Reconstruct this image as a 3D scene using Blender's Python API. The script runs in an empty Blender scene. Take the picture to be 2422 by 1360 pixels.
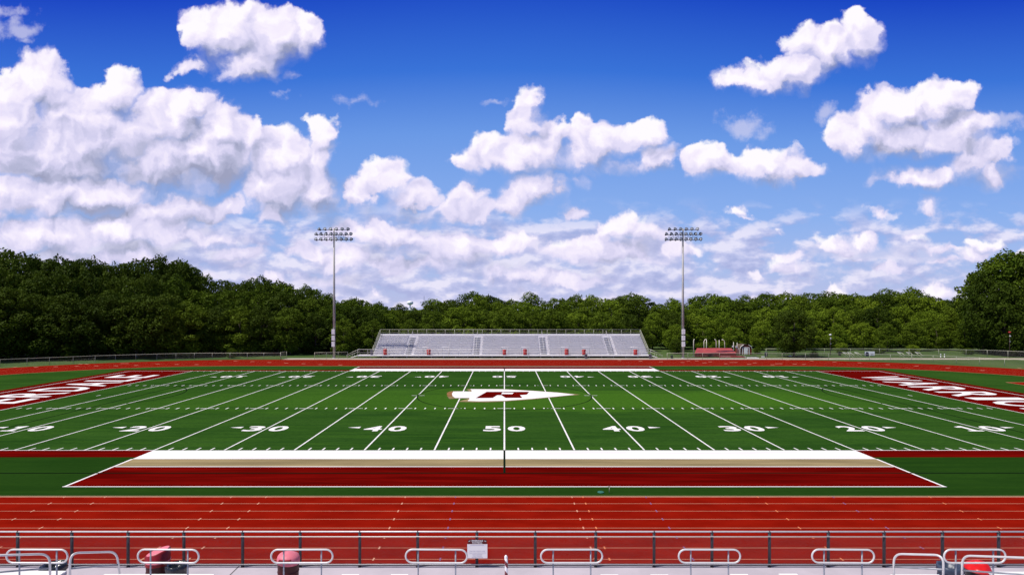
import bpy, bmesh, math, random
from mathutils import Vector, Matrix
# ------------------------------------------------------------------ sky
F_PX, CAM_H, YH, CX = 1414.0, 9.288, 727.8, 1193.0
SUN_EL, SUN_AZ = math.radians(60), math.radians(-112)   # azimuth from +Y, towards -X when negative

class NG:
    """small helper to write node trees as expressions"""
    def __init__(s, nt): s.nt = nt
    def node(s, t, **kw):
        n = s.nt.nodes.new(t)
        for k, v in kw.items(): setattr(n, k, v)
        return n
    def put(s, sock, v):
        if isinstance(v, bpy.types.NodeSocket): s.nt.links.new(v, sock)
        elif v is not None: sock.default_value = v
    def m(s, op, a, b=None, c=None, clamp=False):
        n = s.node('ShaderNodeMath', operation=op, use_clamp=clamp)
        s.put(n.inputs[0], a); s.put(n.inputs[1], b); s.put(n.inputs[2], c)
        return n.outputs[0]
    def v(s, op, a, b=None, c=None):
        n = s.node('ShaderNodeVectorMath', operation=op)
        s.put(n.inputs[0], a); s.put(n.inputs[1], b)
        if c is not None: s.put(n.inputs[2], c)
        return n.outputs['Value'] if op in ('LENGTH', 'DOT_PRODUCT', 'DISTANCE') else n.outputs[0]
    def ramp01(s, x, a, b, lo=0.0, hi=1.0, smooth=True):
        n = s.node('ShaderNodeMapRange', interpolation_type='SMOOTHSTEP' if smooth else 'LINEAR')
        s.put(n.inputs[0], x)
        for i, q in enumerate((a, b, lo, hi)): s.put(n.inputs[i + 1], q)
        return n.outputs[0]
    def mix(s, f, a, b):
        n = s.node('ShaderNodeMix', data_type='RGBA')
        s.put(n.inputs[0], f); s.put(n.inputs[6], a); s.put(n.inputs[7], b)
        return n.outputs[2]
    def ramp(s, x, stops, interp='LINEAR'):
        n = s.node('ShaderNodeValToRGB'); cr = n.color_ramp; cr.interpolation = interp
        while len(cr.elements) < len(stops): cr.elements.new(0.5)
        for e, (p, c) in zip(cr.elements, stops):
            e.position = p; e.color = (*c, 1) if len(c) == 3 else c
        s.put(n.inputs[0], x)
        return n.outputs[0]
    def noise(s, vec, scale, detail=3, rough=0.5, dist=0.0, col=False, kind='FBM', lac=2.0):
        n = s.node('ShaderNodeTexNoise', noise_dimensions='2D', noise_type=kind)
        s.put(n.inputs['Vector'], vec)
        n.inputs['Scale'].default_value = scale; n.inputs['Detail'].default_value = detail
        n.inputs['Roughness'].default_value = rough; n.inputs['Distortion'].default_value = dist
        n.inputs['Lacunarity'].default_value = lac
        return n.outputs[1] if col else n.outputs[0]
    def voro(s, vec, scale, detail=2, rough=0.5, smooth=0.6):
        n = s.node('ShaderNodeTexVoronoi', voronoi_dimensions='2D', feature='SMOOTH_F1')
        s.put(n.inputs['Vector'], vec)
        n.inputs['Scale'].default_value = scale; n.inputs['Detail'].default_value = detail
        n.inputs['Roughness'].default_value = rough; n.inputs['Smoothness'].default_value = smooth
        return n.outputs['Distance']

def lin(r, g, b):
    f = lambda c: (c / 12.92) if c <= 0.04045 else ((c + 0.055) / 1.055) ** 2.4
    return (f(r / 255), f(g / 255), f(b / 255))

# cumulus: centre azimuth/elevation tangents in hundredths of the lens unit, radii, (x right, y down)
CLOUDS = [
 (200,330,260,110),(470,370,230,95),(150,455,280,70),(690,430,120,95),(330,545,300,60),(860,545,150,42),(1130,575,200,44),(150,610,300,36),(420,500,180,50),(1420,590,190,34),(1000,470,60,30),
 (560,75,120,85),(640,95,115,78),(705,85,58,62),(475,75,52,60),(590,150,105,55),(460,150,56,24),(705,180,38,13),(610,185,55,20),
 (85,205,95,90),(20,290,90,120),(190,280,170,100),(275,225,78,80),(400,290,130,95),(445,250,75,62),(520,310,105,80),(590,340,60,85),
 (655,385,115,85),(762,310,44,50),(770,385,48,85),(120,380,220,75),(400,395,220,62),(650,440,140,66),(745,455,75,62),
 (90,480,170,55),(250,470,110,46),(330,510,100,55),(535,480,55,42),(640,500,46,42),(450,560,190,40),(100,560,170,60),(300,600,180,45),(560,600,110,30),
 (905,425,60,48),(850,465,52,58),(955,465,85,42),(1088,458,52,30),(1100,492,110,32),(990,500,160,20),(840,495,120,20),
 (1253,235,44,38),(1245,290,50,60),(1310,330,75,55),(1388,300,32,42),(1160,350,72,40),(1200,372,130,44),(1430,345,110,52),(1530,320,50,52),
 (1555,372,65,42),(1290,400,135,22),(1090,385,35,14),(1490,395,130,20),
 (1265,435,60,24),(1240,480,85,36),(1295,450,34,40),(1355,428,26,16),
 (950,555,90,46),(1050,590,150,42),(1120,560,60,42),(1180,580,55,46),(1355,500,46,28),(1460,535,70,32),(1400,570,100,30),(1530,560,75,28),
 (1600,590,70,22),(1450,605,170,36),(1180,640,120,26),(800,610,100,42),(720,590,50,32),(1340,660,220,26),(960,620,190,30),(820,660,140,24),
 (1780,190,112,38),(1870,172,95,50),(1950,125,100,58),(2040,88,64,64),(1890,92,50,44),(1990,150,66,30),
 (1790,385,92,50),(1672,374,50,42),(1860,405,95,36),(1700,400,80,32),
 (2150,330,170,55),(2260,300,100,60),(2270,350,140,44),(1270,360,110,60),(1380,375,120,45),(1250,450,80,50),(2130,262,120,60),(2220,245,85,58),(2282,220,34,38),(2050,305,80,52),(2110,350,110,40),(2300,385,100,50),(2190,420,135,38),(2360,420,70,40),(2000,330,60,60),(2370,370,46,45),
 (1725,498,30,24),(1745,513,46,8),(2082,500,44,22),(2205,482,38,26),(1838,542,26,13),(1940,567,40,15),(2060,577,34,18),(2160,560,44,20),
 (1868,605,42,18),(1870,632,56,16),(2120,632,48,11),(2235,590,54,12),(2320,570,54,14),(2380,600,50,14),(2020,612,46,9),(2240,620,46,13),
 (-140,330,150,140),(-120,520,170,90),(2560,420,110,60),(2600,560,120,30),
]
_r = random.Random(21)
for _i in range(46):
    _y = 575 + 135 * _r.random() ** 0.8; _x = -60 + 2540 * _r.random(); _k = 1.0 - (_y - 575) / 190
    if _x > 1650 and _i % 3 == 0: continue
    _w = _r.uniform(26, 62) * (0.5 + 0.6 * _k)
    CLOUDS.append((_x, _y, _w, _w * _r.uniform(0.42, 0.62)))
SHADE = [(420,405,300,42),(110,400,170,36),(735,488,120,24),(240,500,120,36),(470,505,90,26),(1540,402,110,20),(1230,408,110,14),(2080,370,130,34),(2190,395,70,22),(1900,205,110,18),(1850,425,110,14),(1050,512,170,16),(1000,612,190,24),(600,590,110,18),(1440,585,140,16),(400,590,160,16),(640,185,90,20),(1960,170,90,14),(2260,445,110,14),(900,505,120,14)]
THIN = [(830,232,75,16),(35,70,60,34),(20,25,60,22),(60,100,40,12),(1770,298,82,34),(1945,265,46,34),(2385,285,70,34),(2400,517,34,14),(1790,515,60,9),(2150,690,300,12),(2100,600,330,30),(1990,655,300,16),(680,230,40,10),(1170,240,30,8)]

def build_world():
    w = bpy.data.worlds.new("World"); bpy.context.scene.world = w; w.use_nodes = True
    nt = w.node_tree; nt.nodes.clear(); g = NG(nt)
    out = g.node('ShaderNodeOutputWorld')
    tc = g.node('ShaderNodeTexCoord').outputs['Generated']
    sep = g.node('ShaderNodeSeparateXYZ'); g.put(sep.inputs[0], tc)
    X, Y, Z = sep.outputs
    # clear sky: physical sky, deepened upwards, but greyed above the view to cut blue fill
    sky = g.node('ShaderNodeTexSky', sky_type='NISHITA'); sky.sun_disc = False
    sky.sun_elevation = SUN_EL; sky.sun_rotation = SUN_AZ; sky.air_density = 1.0; sky.dust_density = 0.4; sky.ozone_density = 2.0
    Zg = g.m('MULTIPLY', Z, g.m('MULTIPLY_ADD', g.m('MULTIPLY', X, X), 0.85, 1.0))
    grad = g.ramp(Zg, [(0.0, lin(186,192,232)), (0.07, lin(166,188,238)), (0.16, lin(138,176,240)), (0.28, lin(106,154,233)),
                      (0.37, lin(52,114,219)), (0.48, lin(6,64,198)), (0.64, lin(92,102,116)), (1.0, lin(98,102,108))])
    gradk = g.v('SCALE', grad); gradk.node.inputs['Scale'].default_value = 10.0
    clear = g.mix(0.93, sky.outputs[0], gradk)
    # direction -> plane of tangents (units of 100)
    Ys = g.m('MAXIMUM', Y, 0.05)
    tx = g.m('DIVIDE', X, Ys); tz = g.m('DIVIDE', Z, Ys)
    px = g.m('MULTIPLY_ADD', tx, F_PX / 100, CX / 100); py = g.m('MULTIPLY_ADD', tz, -F_PX / 100, YH / 100)
    cmb = g.node('ShaderNodeCombineXYZ'); g.put(cmb.inputs[0], px); g.put(cmb.inputs[1], py); cmb.inputs[2].default_value = 3.7
    q = cmb.outputs[0]
    # one shared turbulent displacement gives the outlines their cauliflower edge
    def warp(qin, amp=1.0):
        n1 = g.noise(qin, 0.6, 1, 0.5, col=True)
        n2 = g.noise(qin, 1.7, 5, 0.55, col=True)
        d1 = g.v('MULTIPLY', g.v('SUBTRACT', n1, (0.5, 0.5, 0.5)), (0.7, 0.5, 0))
        d2 = g.v('MULTIPLY', g.v('SUBTRACT', n2, (0.5, 0.5, 0.5)), (0.70, 0.60, 0))
        return g.v('ADD', qin, g.v('ADD', d1, d2))
    def blobs(p, lst, k=0.14):
        acc = None
        for (cx, cy, rx, ry) in lst:
            cx, cy, rx, ry = cx / 100, cy / 100, rx / 100, ry / 100
            w = max(0.30, min(1.25, min(rx, ry) / 0.52))
            d = g.v('LENGTH', g.v('MULTIPLY_ADD', p, (w / rx, w / ry, 0), (-cx * w / rx, -cy * w / ry, 0)))
            d = g.m('SUBTRACT', d, w)
            acc = d if acc is None else g.m('SMOOTH_MIN', acc, d, k)
        return g.m('MULTIPLY', acc, -1.0)
    pw = warp(q)
    v0 = g.voro(pw, 1.1, 3, 0.45, 0.5)
    v1 = g.voro(g.v('ADD', pw, (-0.10, -0.17, 0)), 1.1, 3, 0.45, 0.5)
    relief = g.m('SUBTRACT', 0.66, v0)
    semb = g.m('SUBTRACT', v1, v0)                    # > 0 where the puff faces the sun (up, left)
    pd = g.v('ADD', pw, (-0.22, -0.42, 0))
    # thin veils and the distant broken layer over the horizon
    tb = g.m('MULTIPLY_ADD', g.noise(q, 2.2, 4, 0.6), 0.9, g.m('SUBTRACT', blobs(pw, THIN), 0.45))
    ta = g.m('MULTIPLY', g.ramp01(tb, 0.0, 0.5), 0.62)
    tcol = (*[c * 10 for c in lin(214,214,242)], 1)
    sm = g.v('MULTIPLY', q, (1.0, 2.1, 1.0))
    hn = g.noise(sm, 1.0, 5, 0.52)
    hn2 = g.noise(g.v('ADD', sm, (-0.10, -0.35, 0)), 1.0, 5, 0.52)
    band = g.m('MULTIPLY', g.ramp01(py, 4.6, 6.2), g.ramp01(px, 22.0, 14.0, 0.45, 1.25))
    ha = g.m('MULTIPLY', g.ramp01(g.m('MULTIPLY_ADD', band, 0.16, hn), 0.46, 0.66), g.ramp01(py, 4.6, 5.6))
    hl = g.m('MULTIPLY_ADD', g.m('SUBTRACT', hn, hn2), 3.6, 0.5, clamp=True)
    hcol = g.v('SCALE', g.ramp(hl, [(0.0, lin(172,178,222)), (0.5, lin(200,202,238)), (1.0, lin(244,238,254))])); hcol.node.inputs['Scale'].default_value = 10.0
    c0 = g.mix(g.m('MULTIPLY', ha, 0.8), clear, hcol)
    c0 = g.mix(ta, c0, tcol)
    shade = g.m('MAXIMUM', blobs(pw, SHADE, 0.3), 0.0)
    def layer(lst):
        b0 = blobs(pw, lst)
        b1 = blobs(pd, lst)
        h0 = g.m('ADD', g.m('MULTIPLY_ADD', relief, 0.42, b0), 0.07)
        bemb = g.m('SUBTRACT', b0, b1)
        sh = g.m('ADD', g.m('MULTIPLY', bemb, 0.62), g.m('SUBTRACT', g.m('MULTIPLY_ADD', semb, 0.72, 0.50), g.m('MULTIPLY', shade, 0.50)), clamp=True)
        soft = g.ramp01(bemb, -0.30, 0.25, 0.80, 0.26)
        alpha = g.ramp01(h0, 0.0, soft)
        ccol = g.ramp(sh, [(0.0, lin(158,162,192)), (0.2, lin(184,186,216)), (0.42, lin(210,207,238)), (0.62, lin(230,224,250)), (0.82, lin(247,239,255)), (1.0, (1.0, 0.97, 1.01))])
        ck = g.v('SCALE', ccol); ck.node.inputs['Scale'].default_value = 10.0
        return g.mix(alpha, c0, ck)
    def bgnode(col):
        b = g.node('ShaderNodeBackground'); g.put(b.inputs[0], col); b.inputs[1].default_value = 0.1
        return b.outputs[0]
    edges = [-400, 620, 1180, 1680, 2850]
    M = 95
    cur = bgnode(clear)
    for i in range(len(edges) - 1):
        for (ya, yb) in ((-400, 900),):
            xa, xb = edges[i], edges[i + 1]
            lst = [c for c in CLOUDS if c[0] + c[2] * 1.35 + M > xa and c[0] - c[2] * 1.35 - M < xb and c[1] + c[3] * 1.35 + M > ya and c[1] - c[3] * 1.35 - M < yb]
            sel = g.m('MULTIPLY', g.m('MULTIPLY', g.m('GREATER_THAN', px, xa / 100), g.m('LESS_THAN', px, xb / 100)),
                      g.m('MULTIPLY', g.m('GREATER_THAN', py, ya / 100), g.m('LESS_THAN', py, yb / 100)))
            sel = g.m('MULTIPLY', sel, g.m('GREATER_THAN', Y, 0.3))
            mx = g.node('ShaderNodeMixShader'); g.put(mx.inputs[0], sel); g.put(mx.inputs[1], cur); g.put(mx.inputs[2], bgnode(layer(lst)))
            cur = mx.outputs[0]
    inside = g.m('MULTIPLY', g.m('GREATER_THAN', Y, 0.3), g.m('MULTIPLY', g.m('GREATER_THAN', Z, 0.0), g.m('LESS_THAN', g.m('ABSOLUTE', tx), 1.3)))
    mx = g.node('ShaderNodeMixShader'); g.put(mx.inputs[0], inside); g.put(mx.inputs[1], bgnode(clear)); g.put(mx.inputs[2], cur)
    g.put(out.inputs[0], mx.outputs[0])
    w.cycles.sampling_method = 'MANUAL'; w.cycles.sample_map_resolution = 256
def build_camera():
    cd = bpy.data.cameras.new('camera'); cam = bpy.data.objects.new('camera', cd)
    bpy.context.scene.collection.objects.link(cam); bpy.context.scene.camera = cam
    cam.location = (0, 0, CAM_H); cam.rotation_euler = (math.radians(90), 0, 0)
    cd.sensor_width = 36; cd.lens = 36 * F_PX / 2422
    cd.shift_x = (1211 - CX) / 2422; cd.shift_y = (YH - 680) / 2422
    cd.clip_start = 0.1; cd.clip_end = 6000
    sc = bpy.context.scene
    sc.view_settings.view_transform = 'Standard'; sc.view_settings.look = 'None'
    sc.view_settings.gamma = 1; sc.view_settings.exposure = 0
    sc.cycles.use_denoising = True
    sc.cycles.max_bounces = 5; sc.cycles.diffuse_bounces = 2; sc.cycles.glossy_bounces = 2; sc.cycles.transmission_bounces = 3
    sc.cycles.transparent_max_bounces = 8
    sc.cycles.caustics_reflective = False; sc.cycles.caustics_refractive = False
R = math.radians
rng = random.Random(7)
COL = bpy.context.scene.collection

def gz(py): return CAM_H * F_PX / (py - YH)                 # ground distance seen at a photo row
def gx(px, z): return (px - CX) * z / F_PX
def hz(py, z): return CAM_H - (py - YH) * z / F_PX
def gp(px, py):
    z = gz(py); return (gx(px, z), z)

class MB:
    """collects shapes into ONE mesh"""
    def __init__(s): s.v = []; s.f = []; s.sm = []
    def add(s, vs, fs, smooth=False):
        n = len(s.v); s.v += [tuple(p) for p in vs]
        s.f += [tuple(n + i for i in f) for f in fs]; s.sm += [smooth] * len(fs)
        return s
    def box(s, x0, x1, y0, y1, z0, z1):
        v = [(x, y, z) for x in (x0, x1) for y in (y0, y1) for z in (z0, z1)]
        return s.add(v, [(0,1,3,2), (4,6,7,5), (0,4,5,1), (2,3,7,6), (0,2,6,4), (1,5,7,3)])
    def cbox(s, c, sz, rot=None):
        x, y, z = (a / 2 for a in sz); M = rot or Matrix.Identity(3); c = Vector(c)
        v = [c + M @ Vector((a * x, b * y, d * z)) for a in (-1, 1) for b in (-1, 1) for d in (-1, 1)]
        return s.add(v, [(0,1,3,2), (4,6,7,5), (0,4,5,1), (2,3,7,6), (0,2,6,4), (1,5,7,3)])
    def tube(s, pts, r, n=8, closed=False, r2=None, cap=True):
        pts = [Vector(p) for p in pts]; m = len(pts); rings = []
        up = None
        for i, p in enumerate(pts):
            if closed: t = pts[(i + 1) % m] - pts[i - 1]
            else: t = pts[min(i + 1, m - 1)] - pts[max(i - 1, 0)]
            t.normalize()
            if up is None:
                up = Vector((0, 0, 1)) if abs(t.z) < 0.9 else Vector((0, 1, 0))
            a = t.cross(up)
            if a.length < 1e-5: a = t.orthogonal()
            a.normalize(); b = a.cross(t).normalized(); up = b
            rr = r if r2 is None else r + (r2 - r) * i / (m - 1)
            rings.append([p + a * (rr * math.cos(2 * math.pi * k / n)) + b * (rr * math.sin(2 * math.pi * k / n)) for k in range(n)])
        vs = [q for ring in rings for q in ring]; fs = []
        for i in range(m if closed else m - 1):
            j = (i + 1) % m
            for k in range(n):
                l = (k + 1) % n; fs.append((i * n + k, i * n + l, j * n + l, j * n + k))
        s.add(vs, fs, n > 4)
        if cap and not closed:
            base = len(s.v) - m * n
            s.f += [tuple(base + k for k in range(n))[::-1], tuple(base + (m - 1) * n + k for k in range(n))]; s.sm += [False, False]
        return s
    def lathe(s, prof, n=20, c=(0, 0, 0), axis=None, smooth=True):
        c = Vector(c); M = axis or Matrix.Identity(3); vs = []; fs = []
        for (r, z) in prof:
            for k in range(n):
                a = 2 * math.pi * k / n; vs.append(c + M @ Vector((r * math.cos(a), r * math.sin(a), z)))
        for i in range(len(prof) - 1):
            for k in range(n):
                l = (k + 1) % n; fs.append((i * n + k, i * n + l, (i + 1) * n + l, (i + 1) * n + k))
        s.add(vs, fs, smooth)
        base = len(s.v) - len(prof) * n
        if prof[0][0] > 1e-4: s.f.append(tuple(base + k for k in range(n))[::-1]); s.sm.append(False)
        if prof[-1][0] > 1e-4: s.f.append(tuple(base + (len(prof) - 1) * n + k for k in range(n))); s.sm.append(False)
        return s
    def poly(s, pts, z): return s.add([(x, y, z) for x, y in pts], [tuple(range(len(pts)))])
    def rect(s, x0, x1, y0, y1, z): return s.add([(x0,y0,z),(x1,y0,z),(x1,y1,z),(x0,y1,z)], [(0,1,2,3)])
    def line(s, p, q, w, z):
        p, q = Vector(p), Vector(q); d = (q - p).normalized(); n = Vector((-d.y, d.x)) * (w / 2)
        return s.add([(*(p - n), z), (*(q - n), z), (*(q + n), z), (*(p + n), z)], [(0, 1, 2, 3)])
    def arc(s, c, r, a0, a1, w, z, n=48):
        vs = []
        for i in range(n + 1):
            a = a0 + (a1 - a0) * i / n
            for rr in (r - w / 2, r + w / 2): vs.append((c[0] + rr * math.cos(a), c[1] + rr * math.sin(a), z))
        return s.add(vs, [(2 * i, 2 * i + 1, 2 * i + 3, 2 * i + 2) for i in range(n)])
    def build(s, name, mat, parent=None, loc=None):
        me = bpy.data.meshes.new(name); me.from_pydata(s.v, [], s.f)
        me.polygons.foreach_set('use_smooth', s.sm)
        me.materials.append(mat); me.update()
        return link(name, me, parent, loc)

def link(name, data, parent=None, loc=None):
    o = bpy.data.objects.new(name, data); COL.objects.link(o)
    if parent is not None: o.parent = parent
    if loc is not None: o.location = loc
    return o
def tag(o, label=None, cat=None, group=None, kind=None):
    for k, v in (('label', label), ('category', cat), ('group', group), ('kind', kind)):
        if v: o[k] = v
    return o
def thing(name, label, cat, loc=(0, 0, 0), rz=0, group=None):
    o = link(name, None, None, loc); o.rotation_euler.z = rz; o.empty_display_size = 0.3
    return tag(o, label, cat, group)
def struct(mb, name, mat): return tag(mb.build(name, mat), kind='structure')
def copy_tree(o, parent=None):
    c = o.copy(); COL.objects.link(c); c.parent = parent
    for ch in [k for k in bpy.data.objects if k.parent == o]: copy_tree(ch, c)
    return c

_kids = None
def fast_copy(src_objs, parent):
    for ch in src_objs:
        c = ch.copy(); COL.objects.link(c); c.parent = parent

# ------------------------------------------------------------------ materials
def mat(name, col, rough=0.6, metal=0.0, spec=0.4, var=0.0, vscale=3.0, vdetail=4, bump=0.0, bscale=40.0, stretch=(1, 1, 1), col2=None):
    m = bpy.data.materials.new(name); m.use_nodes = True; nt = m.node_tree; g = NG(nt)
    b = nt.nodes['Principled BSDF']
    b.inputs['Roughness'].default_value = rough; b.inputs['Metallic'].default_value = metal
    b.inputs['Specular IOR Level'].default_value = spec
    if var or col2 or bump:
        co = g.v('MULTIPLY', g.node('ShaderNodeTexCoord').outputs['Object'], stretch)
    if var or col2:
        c2 = col2 or tuple(c * (1 - var) for c in col); c1 = col if col2 else tuple(min(1, c * (1 + var)) for c in col)
        n = g.noise3(co, vscale, vdetail, 0.6)
        g.put(b.inputs['Base Color'], g.mix(g.ramp01(n, 0.3, 0.7), (*c2, 1), (*c1, 1)))
    else: b.inputs['Base Color'].default_value = (*col, 1)
    if bump:
        bn = g.node('ShaderNodeBump'); bn.inputs['Strength'].default_value = bump; bn.inputs['Distance'].default_value = 0.02
        g.put(bn.inputs['Height'], g.noise3(co, bscale, 3, 0.6)); g.put(b.inputs['Normal'], bn.outputs[0])
    return m
def _noise3(s, vec, scale, detail=3, rough=0.5, col=False):
    n = s.node('ShaderNodeTexNoise', noise_dimensions='3D')
    s.put(n.inputs['Vector'], vec); n.inputs['Scale'].default_value = scale
    n.inputs['Detail'].default_value = detail; n.inputs['Roughness'].default_value = rough
    return n.outputs[1] if col else n.outputs[0]
NG.noise3 = _noise3
M = {}
def build_materials():
    # artificial turf: lay of the pile, rubber infill specks, traffic-worn light bands between the hash marks
    m = bpy.data.materials.new('turf'); m.use_nodes = True; nt = m.node_tree; g = NG(nt); b = nt.nodes['Principled BSDF']
    co = g.node('ShaderNodeTexCoord').outputs['Object']
    sep = g.node('ShaderNodeSeparateXYZ'); g.put(sep.inputs[0], co); X, Y, _ = sep.outputs
    big = g.noise3(g.v('MULTIPLY', co, (0.07, 0.20, 1)), 1.0, 5, 0.7)
    streak = g.noise3(g.v('MULTIPLY', co, (0.14, 1.7, 1)), 1.0, 6, 0.66)
    fine = g.noise3(g.v('MULTIPLY', co, (1, 2.2, 1)), 2.6, 6, 0.8)
    c = g.mix(g.ramp01(big, 0.3, 0.7), (0.0145, 0.050, 0.0085, 1), (0.030, 0.080, 0.0135, 1))
    c = g.mix(g.m('MULTIPLY', g.ramp01(streak, 0.40, 0.70), 0.75), c, (0.036, 0.098, 0.012, 1))
    panel = g.m('PINGPONG', g.m('ADD', X, 2.286), 4.572)
    c = g.mix(g.m('MULTIPLY', g.ramp01(panel, 2.1, 2.4), 0.14), c, (0.015, 0.048, 0.0065, 1))
    # darker turf tone outside the playing field on the near side
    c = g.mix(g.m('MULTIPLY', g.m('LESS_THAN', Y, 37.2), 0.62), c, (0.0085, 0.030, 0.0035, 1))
    # worn band
    d = g.m('ABSOLUTE', g.m('SUBTRACT', Y, 60.5))
    wob = g.m('MULTIPLY_ADD', g.noise3(g.v('MULTIPLY', co, (0.09, 0.35, 1)), 1.0, 4, 0.6), 15.0, -7.5)
    wm = g.m('MULTIPLY', g.ramp01(g.m('ADD', d, wob), 9.0, 3.5), g.ramp01(g.m('ABSOLUTE', X), 43, 26))
    wm = g.m('MULTIPLY', wm, g.ramp01(X, -30, 12, 0.40, 0.85))
    c = g.mix(wm, c, (0.048, 0.128, 0.012, 1))
    c = g.mix(g.m('MULTIPLY', g.ramp01(fine, 0.46, 0.66), 0.6), c, (0.010, 0.034, 0.005, 1))
    g.put(b.inputs['Base Color'], c); b.inputs['Roughness'].default_value = 0.85; b.inputs['Specular IOR Level'].default_value = 0.0
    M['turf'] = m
    def paint(name, col, vf=0.18):      # paint on turf: fibres show through in streaks
        m = bpy.data.materials.new(name); m.use_nodes = True; nt = m.node_tree; g = NG(nt); b = nt.nodes['Principled BSDF']
        co = g.node('ShaderNodeTexCoord').outputs['Object']
        s1 = g.noise3(g.v('MULTIPLY', co, (0.12, 1.5, 1)), 1.0, 5, 0.65); s2 = g.noise3(co, 6.0, 4, 0.75)
        c = g.mix(g.ramp01(s1, 0.35, 0.7), (*[q * (1 - vf) for q in col], 1), (*[min(1, q * (1 + vf)) for q in col], 1))
        c = g.mix(g.m('MULTIPLY', g.ramp01(s2, 0.5, 0.75), vf), c, (*[q * 0.5 for q in col], 1))
        g.put(b.inputs['Base Color'], c); b.inputs['Roughness'].default_value = 0.8; b.inputs['Specular IOR Level'].default_value = 0.0
        M[name] = m
    paint('maroon', (0.115, 0.0022, 0.0016), 0.35); paint('tan', (0.265, 0.205, 0.110), 0.22)
    paint('white_turf', (0.76, 0.73, 0.77), 0.10); paint('black_turf', (0.006, 0.014, 0.008), 0.2)
    paint('brown', (0.24, 0.12, 0.055), 0.2)
    M['track'] = mat('track', (0.235, 0.0078, 0.0030), 0.85, spec=0.0, col2=(0.175, 0.0050, 0.0020), vscale=0.9, vdetail=7, stretch=(0.5, 1, 1), bump=0.25, bscale=60)
    M['lane'] = mat('lane_paint', (0.50, 0.185, 0.11), 0.7, var=0.15, vscale=2)
    M['lane_blue'] = mat('lane_blue', (0.20, 0.10, 0.24), 0.7); M['lane_orange'] = mat('lane_orange', (0.66, 0.20, 0.08), 0.7)
    M['lane_white'] = mat('lane_white', (0.62, 0.30, 0.20), 0.7)
    M['concrete'] = mat('concrete', (0.50, 0.45, 0.52), 0.85, spec=0.2, col2=(0.41, 0.375, 0.435), vscale=0.55, vdetail=8, bump=0.15, bscale=30)
    M['joint'] = mat('joint', (0.07, 0.06, 0.07), 0.9)
    M['path'] = mat('path', (0.40, 0.34, 0.29), 0.9, var=0.15, vscale=0.5)
    # grass
    m = bpy.data.materials.new('grass'); m.use_nodes = True; nt = m.node_tree; g = NG(nt); b = nt.nodes['Principled BSDF']
    co = g.node('ShaderNodeTexCoord').outputs['Object']
    c = g.mix(g.ramp01(g.noise3(co, 0.07, 6, 0.65), 0.35, 0.65), (0.045, 0.085, 0.022, 1), (0.085, 0.125, 0.040, 1))
    c = g.mix(g.m('MULTIPLY', g.ramp01(g.noise3(co, 1.7, 5, 0.7), 0.45, 0.7), 0.5), c, (0.030, 0.060, 0.018, 1))
    g.put(b.inputs['Base Color'], c); b.inputs['Roughness'].default_value = 0.9; b.inputs['Specular IOR Level'].default_value = 0.1
    M['grass'] = m
    M['alu'] = mat('aluminium', (0.70, 0.67, 0.71), 0.5, 0.0, var=0.06, vscale=0.8, stretch=(1, 6, 6))
    M['alu_white'] = mat('aluminium_white', (0.80, 0.78, 0.80), 0.5, 0.0, var=0.05, vscale=1.2, stretch=(0.4, 5, 5))
    M['rail'] = mat('rail_metal', (0.62, 0.60, 0.61), 0.42, 0.15, spec=0.5, var=0.05, vscale=5)
    M['galv'] = mat('galvanised', (0.30, 0.31, 0.36), 0.5, 0.4, var=0.2, vscale=6)
    M['galv_dark'] = mat('galvanised_dark', (0.055, 0.055, 0.07), 0.5, 0.4, var=0.3, vscale=9)
    M['wire'] = mat('wire', (0.16, 0.155, 0.14), 0.5, 0.2); M['wire_near'] = mat('wire_near', (0.10, 0.085, 0.08), 0.5, 0.2)
    M['pale_rail'] = mat('pale_rail', (0.52, 0.52, 0.42), 0.5, 0.2)
    M['pole'] = mat('pole_steel', (0.42, 0.40, 0.38), 0.6, 0.15, var=0.14, vscale=1.5, stretch=(1, 1, 0.2))
    M['lamp'] = mat('lamp_housing', (0.10, 0.105, 0.125), 0.7, 0.0); M['lens'] = mat('lamp_glass', (0.20, 0.22, 0.28), 0.5, 0.0)
    M['box'] = mat('cabinet_white', (0.90, 0.88, 0.90), 0.5, var=0.04)
    M['drum_maroon'] = mat('drum_maroon', (0.055, 0.004, 0.006), 0.5, var=0.2, vscale=4)
    M['red_plastic'] = mat('red_plastic', (0.24, 0.008, 0.014), 0.42, var=0.18, vscale=4, bump=0.1, bscale=12)
    M['pink_lid'] = mat('pink_red_lid', (0.66, 0.17, 0.23), 0.5, var=0.10, vscale=3, bump=0.1, bscale=8)  # paler, pinker red than the hood, for lids and band
    M['bright_red'] = mat('bright_red_bag', (0.58, 0.010, 0.014), 0.3, var=0.15, vscale=5, bump=0.5, bscale=5)
    M['far_red'] = mat('red_barrel', (0.46, 0.03, 0.035), 0.5, var=0.12, vscale=4)
    M['black_plastic'] = mat('black_plastic', (0.012, 0.013, 0.018), 0.35, var=0.3, vscale=6, bump=0.3, bscale=14)
    M['bag'] = mat('black_bag', (0.014, 0.018, 0.028), 0.22, spec=0.6, bump=0.9, bscale=9)
    M['blue_plastic'] = mat('slate_plastic', (0.040, 0.055, 0.095), 0.4, var=0.15, vscale=4)
    M['green_plastic'] = mat('dark_green_plastic', (0.02, 0.06, 0.04), 0.5)
    M['grey_can'] = mat('grey_can', (0.13, 0.12, 0.16), 0.6, var=0.1)
    M['sign_white'] = mat('sign_white', (0.95, 0.92, 0.92), 0.4); M['sign_maroon'] = mat('sign_maroon', (0.10, 0.006, 0.008), 0.4)
    M['sign_ink'] = mat('sign_ink', (0.34, 0.30, 0.48), 0.6); M['white_paint'] = mat('white_paint', (0.85, 0.84, 0.86), 0.45)
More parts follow.
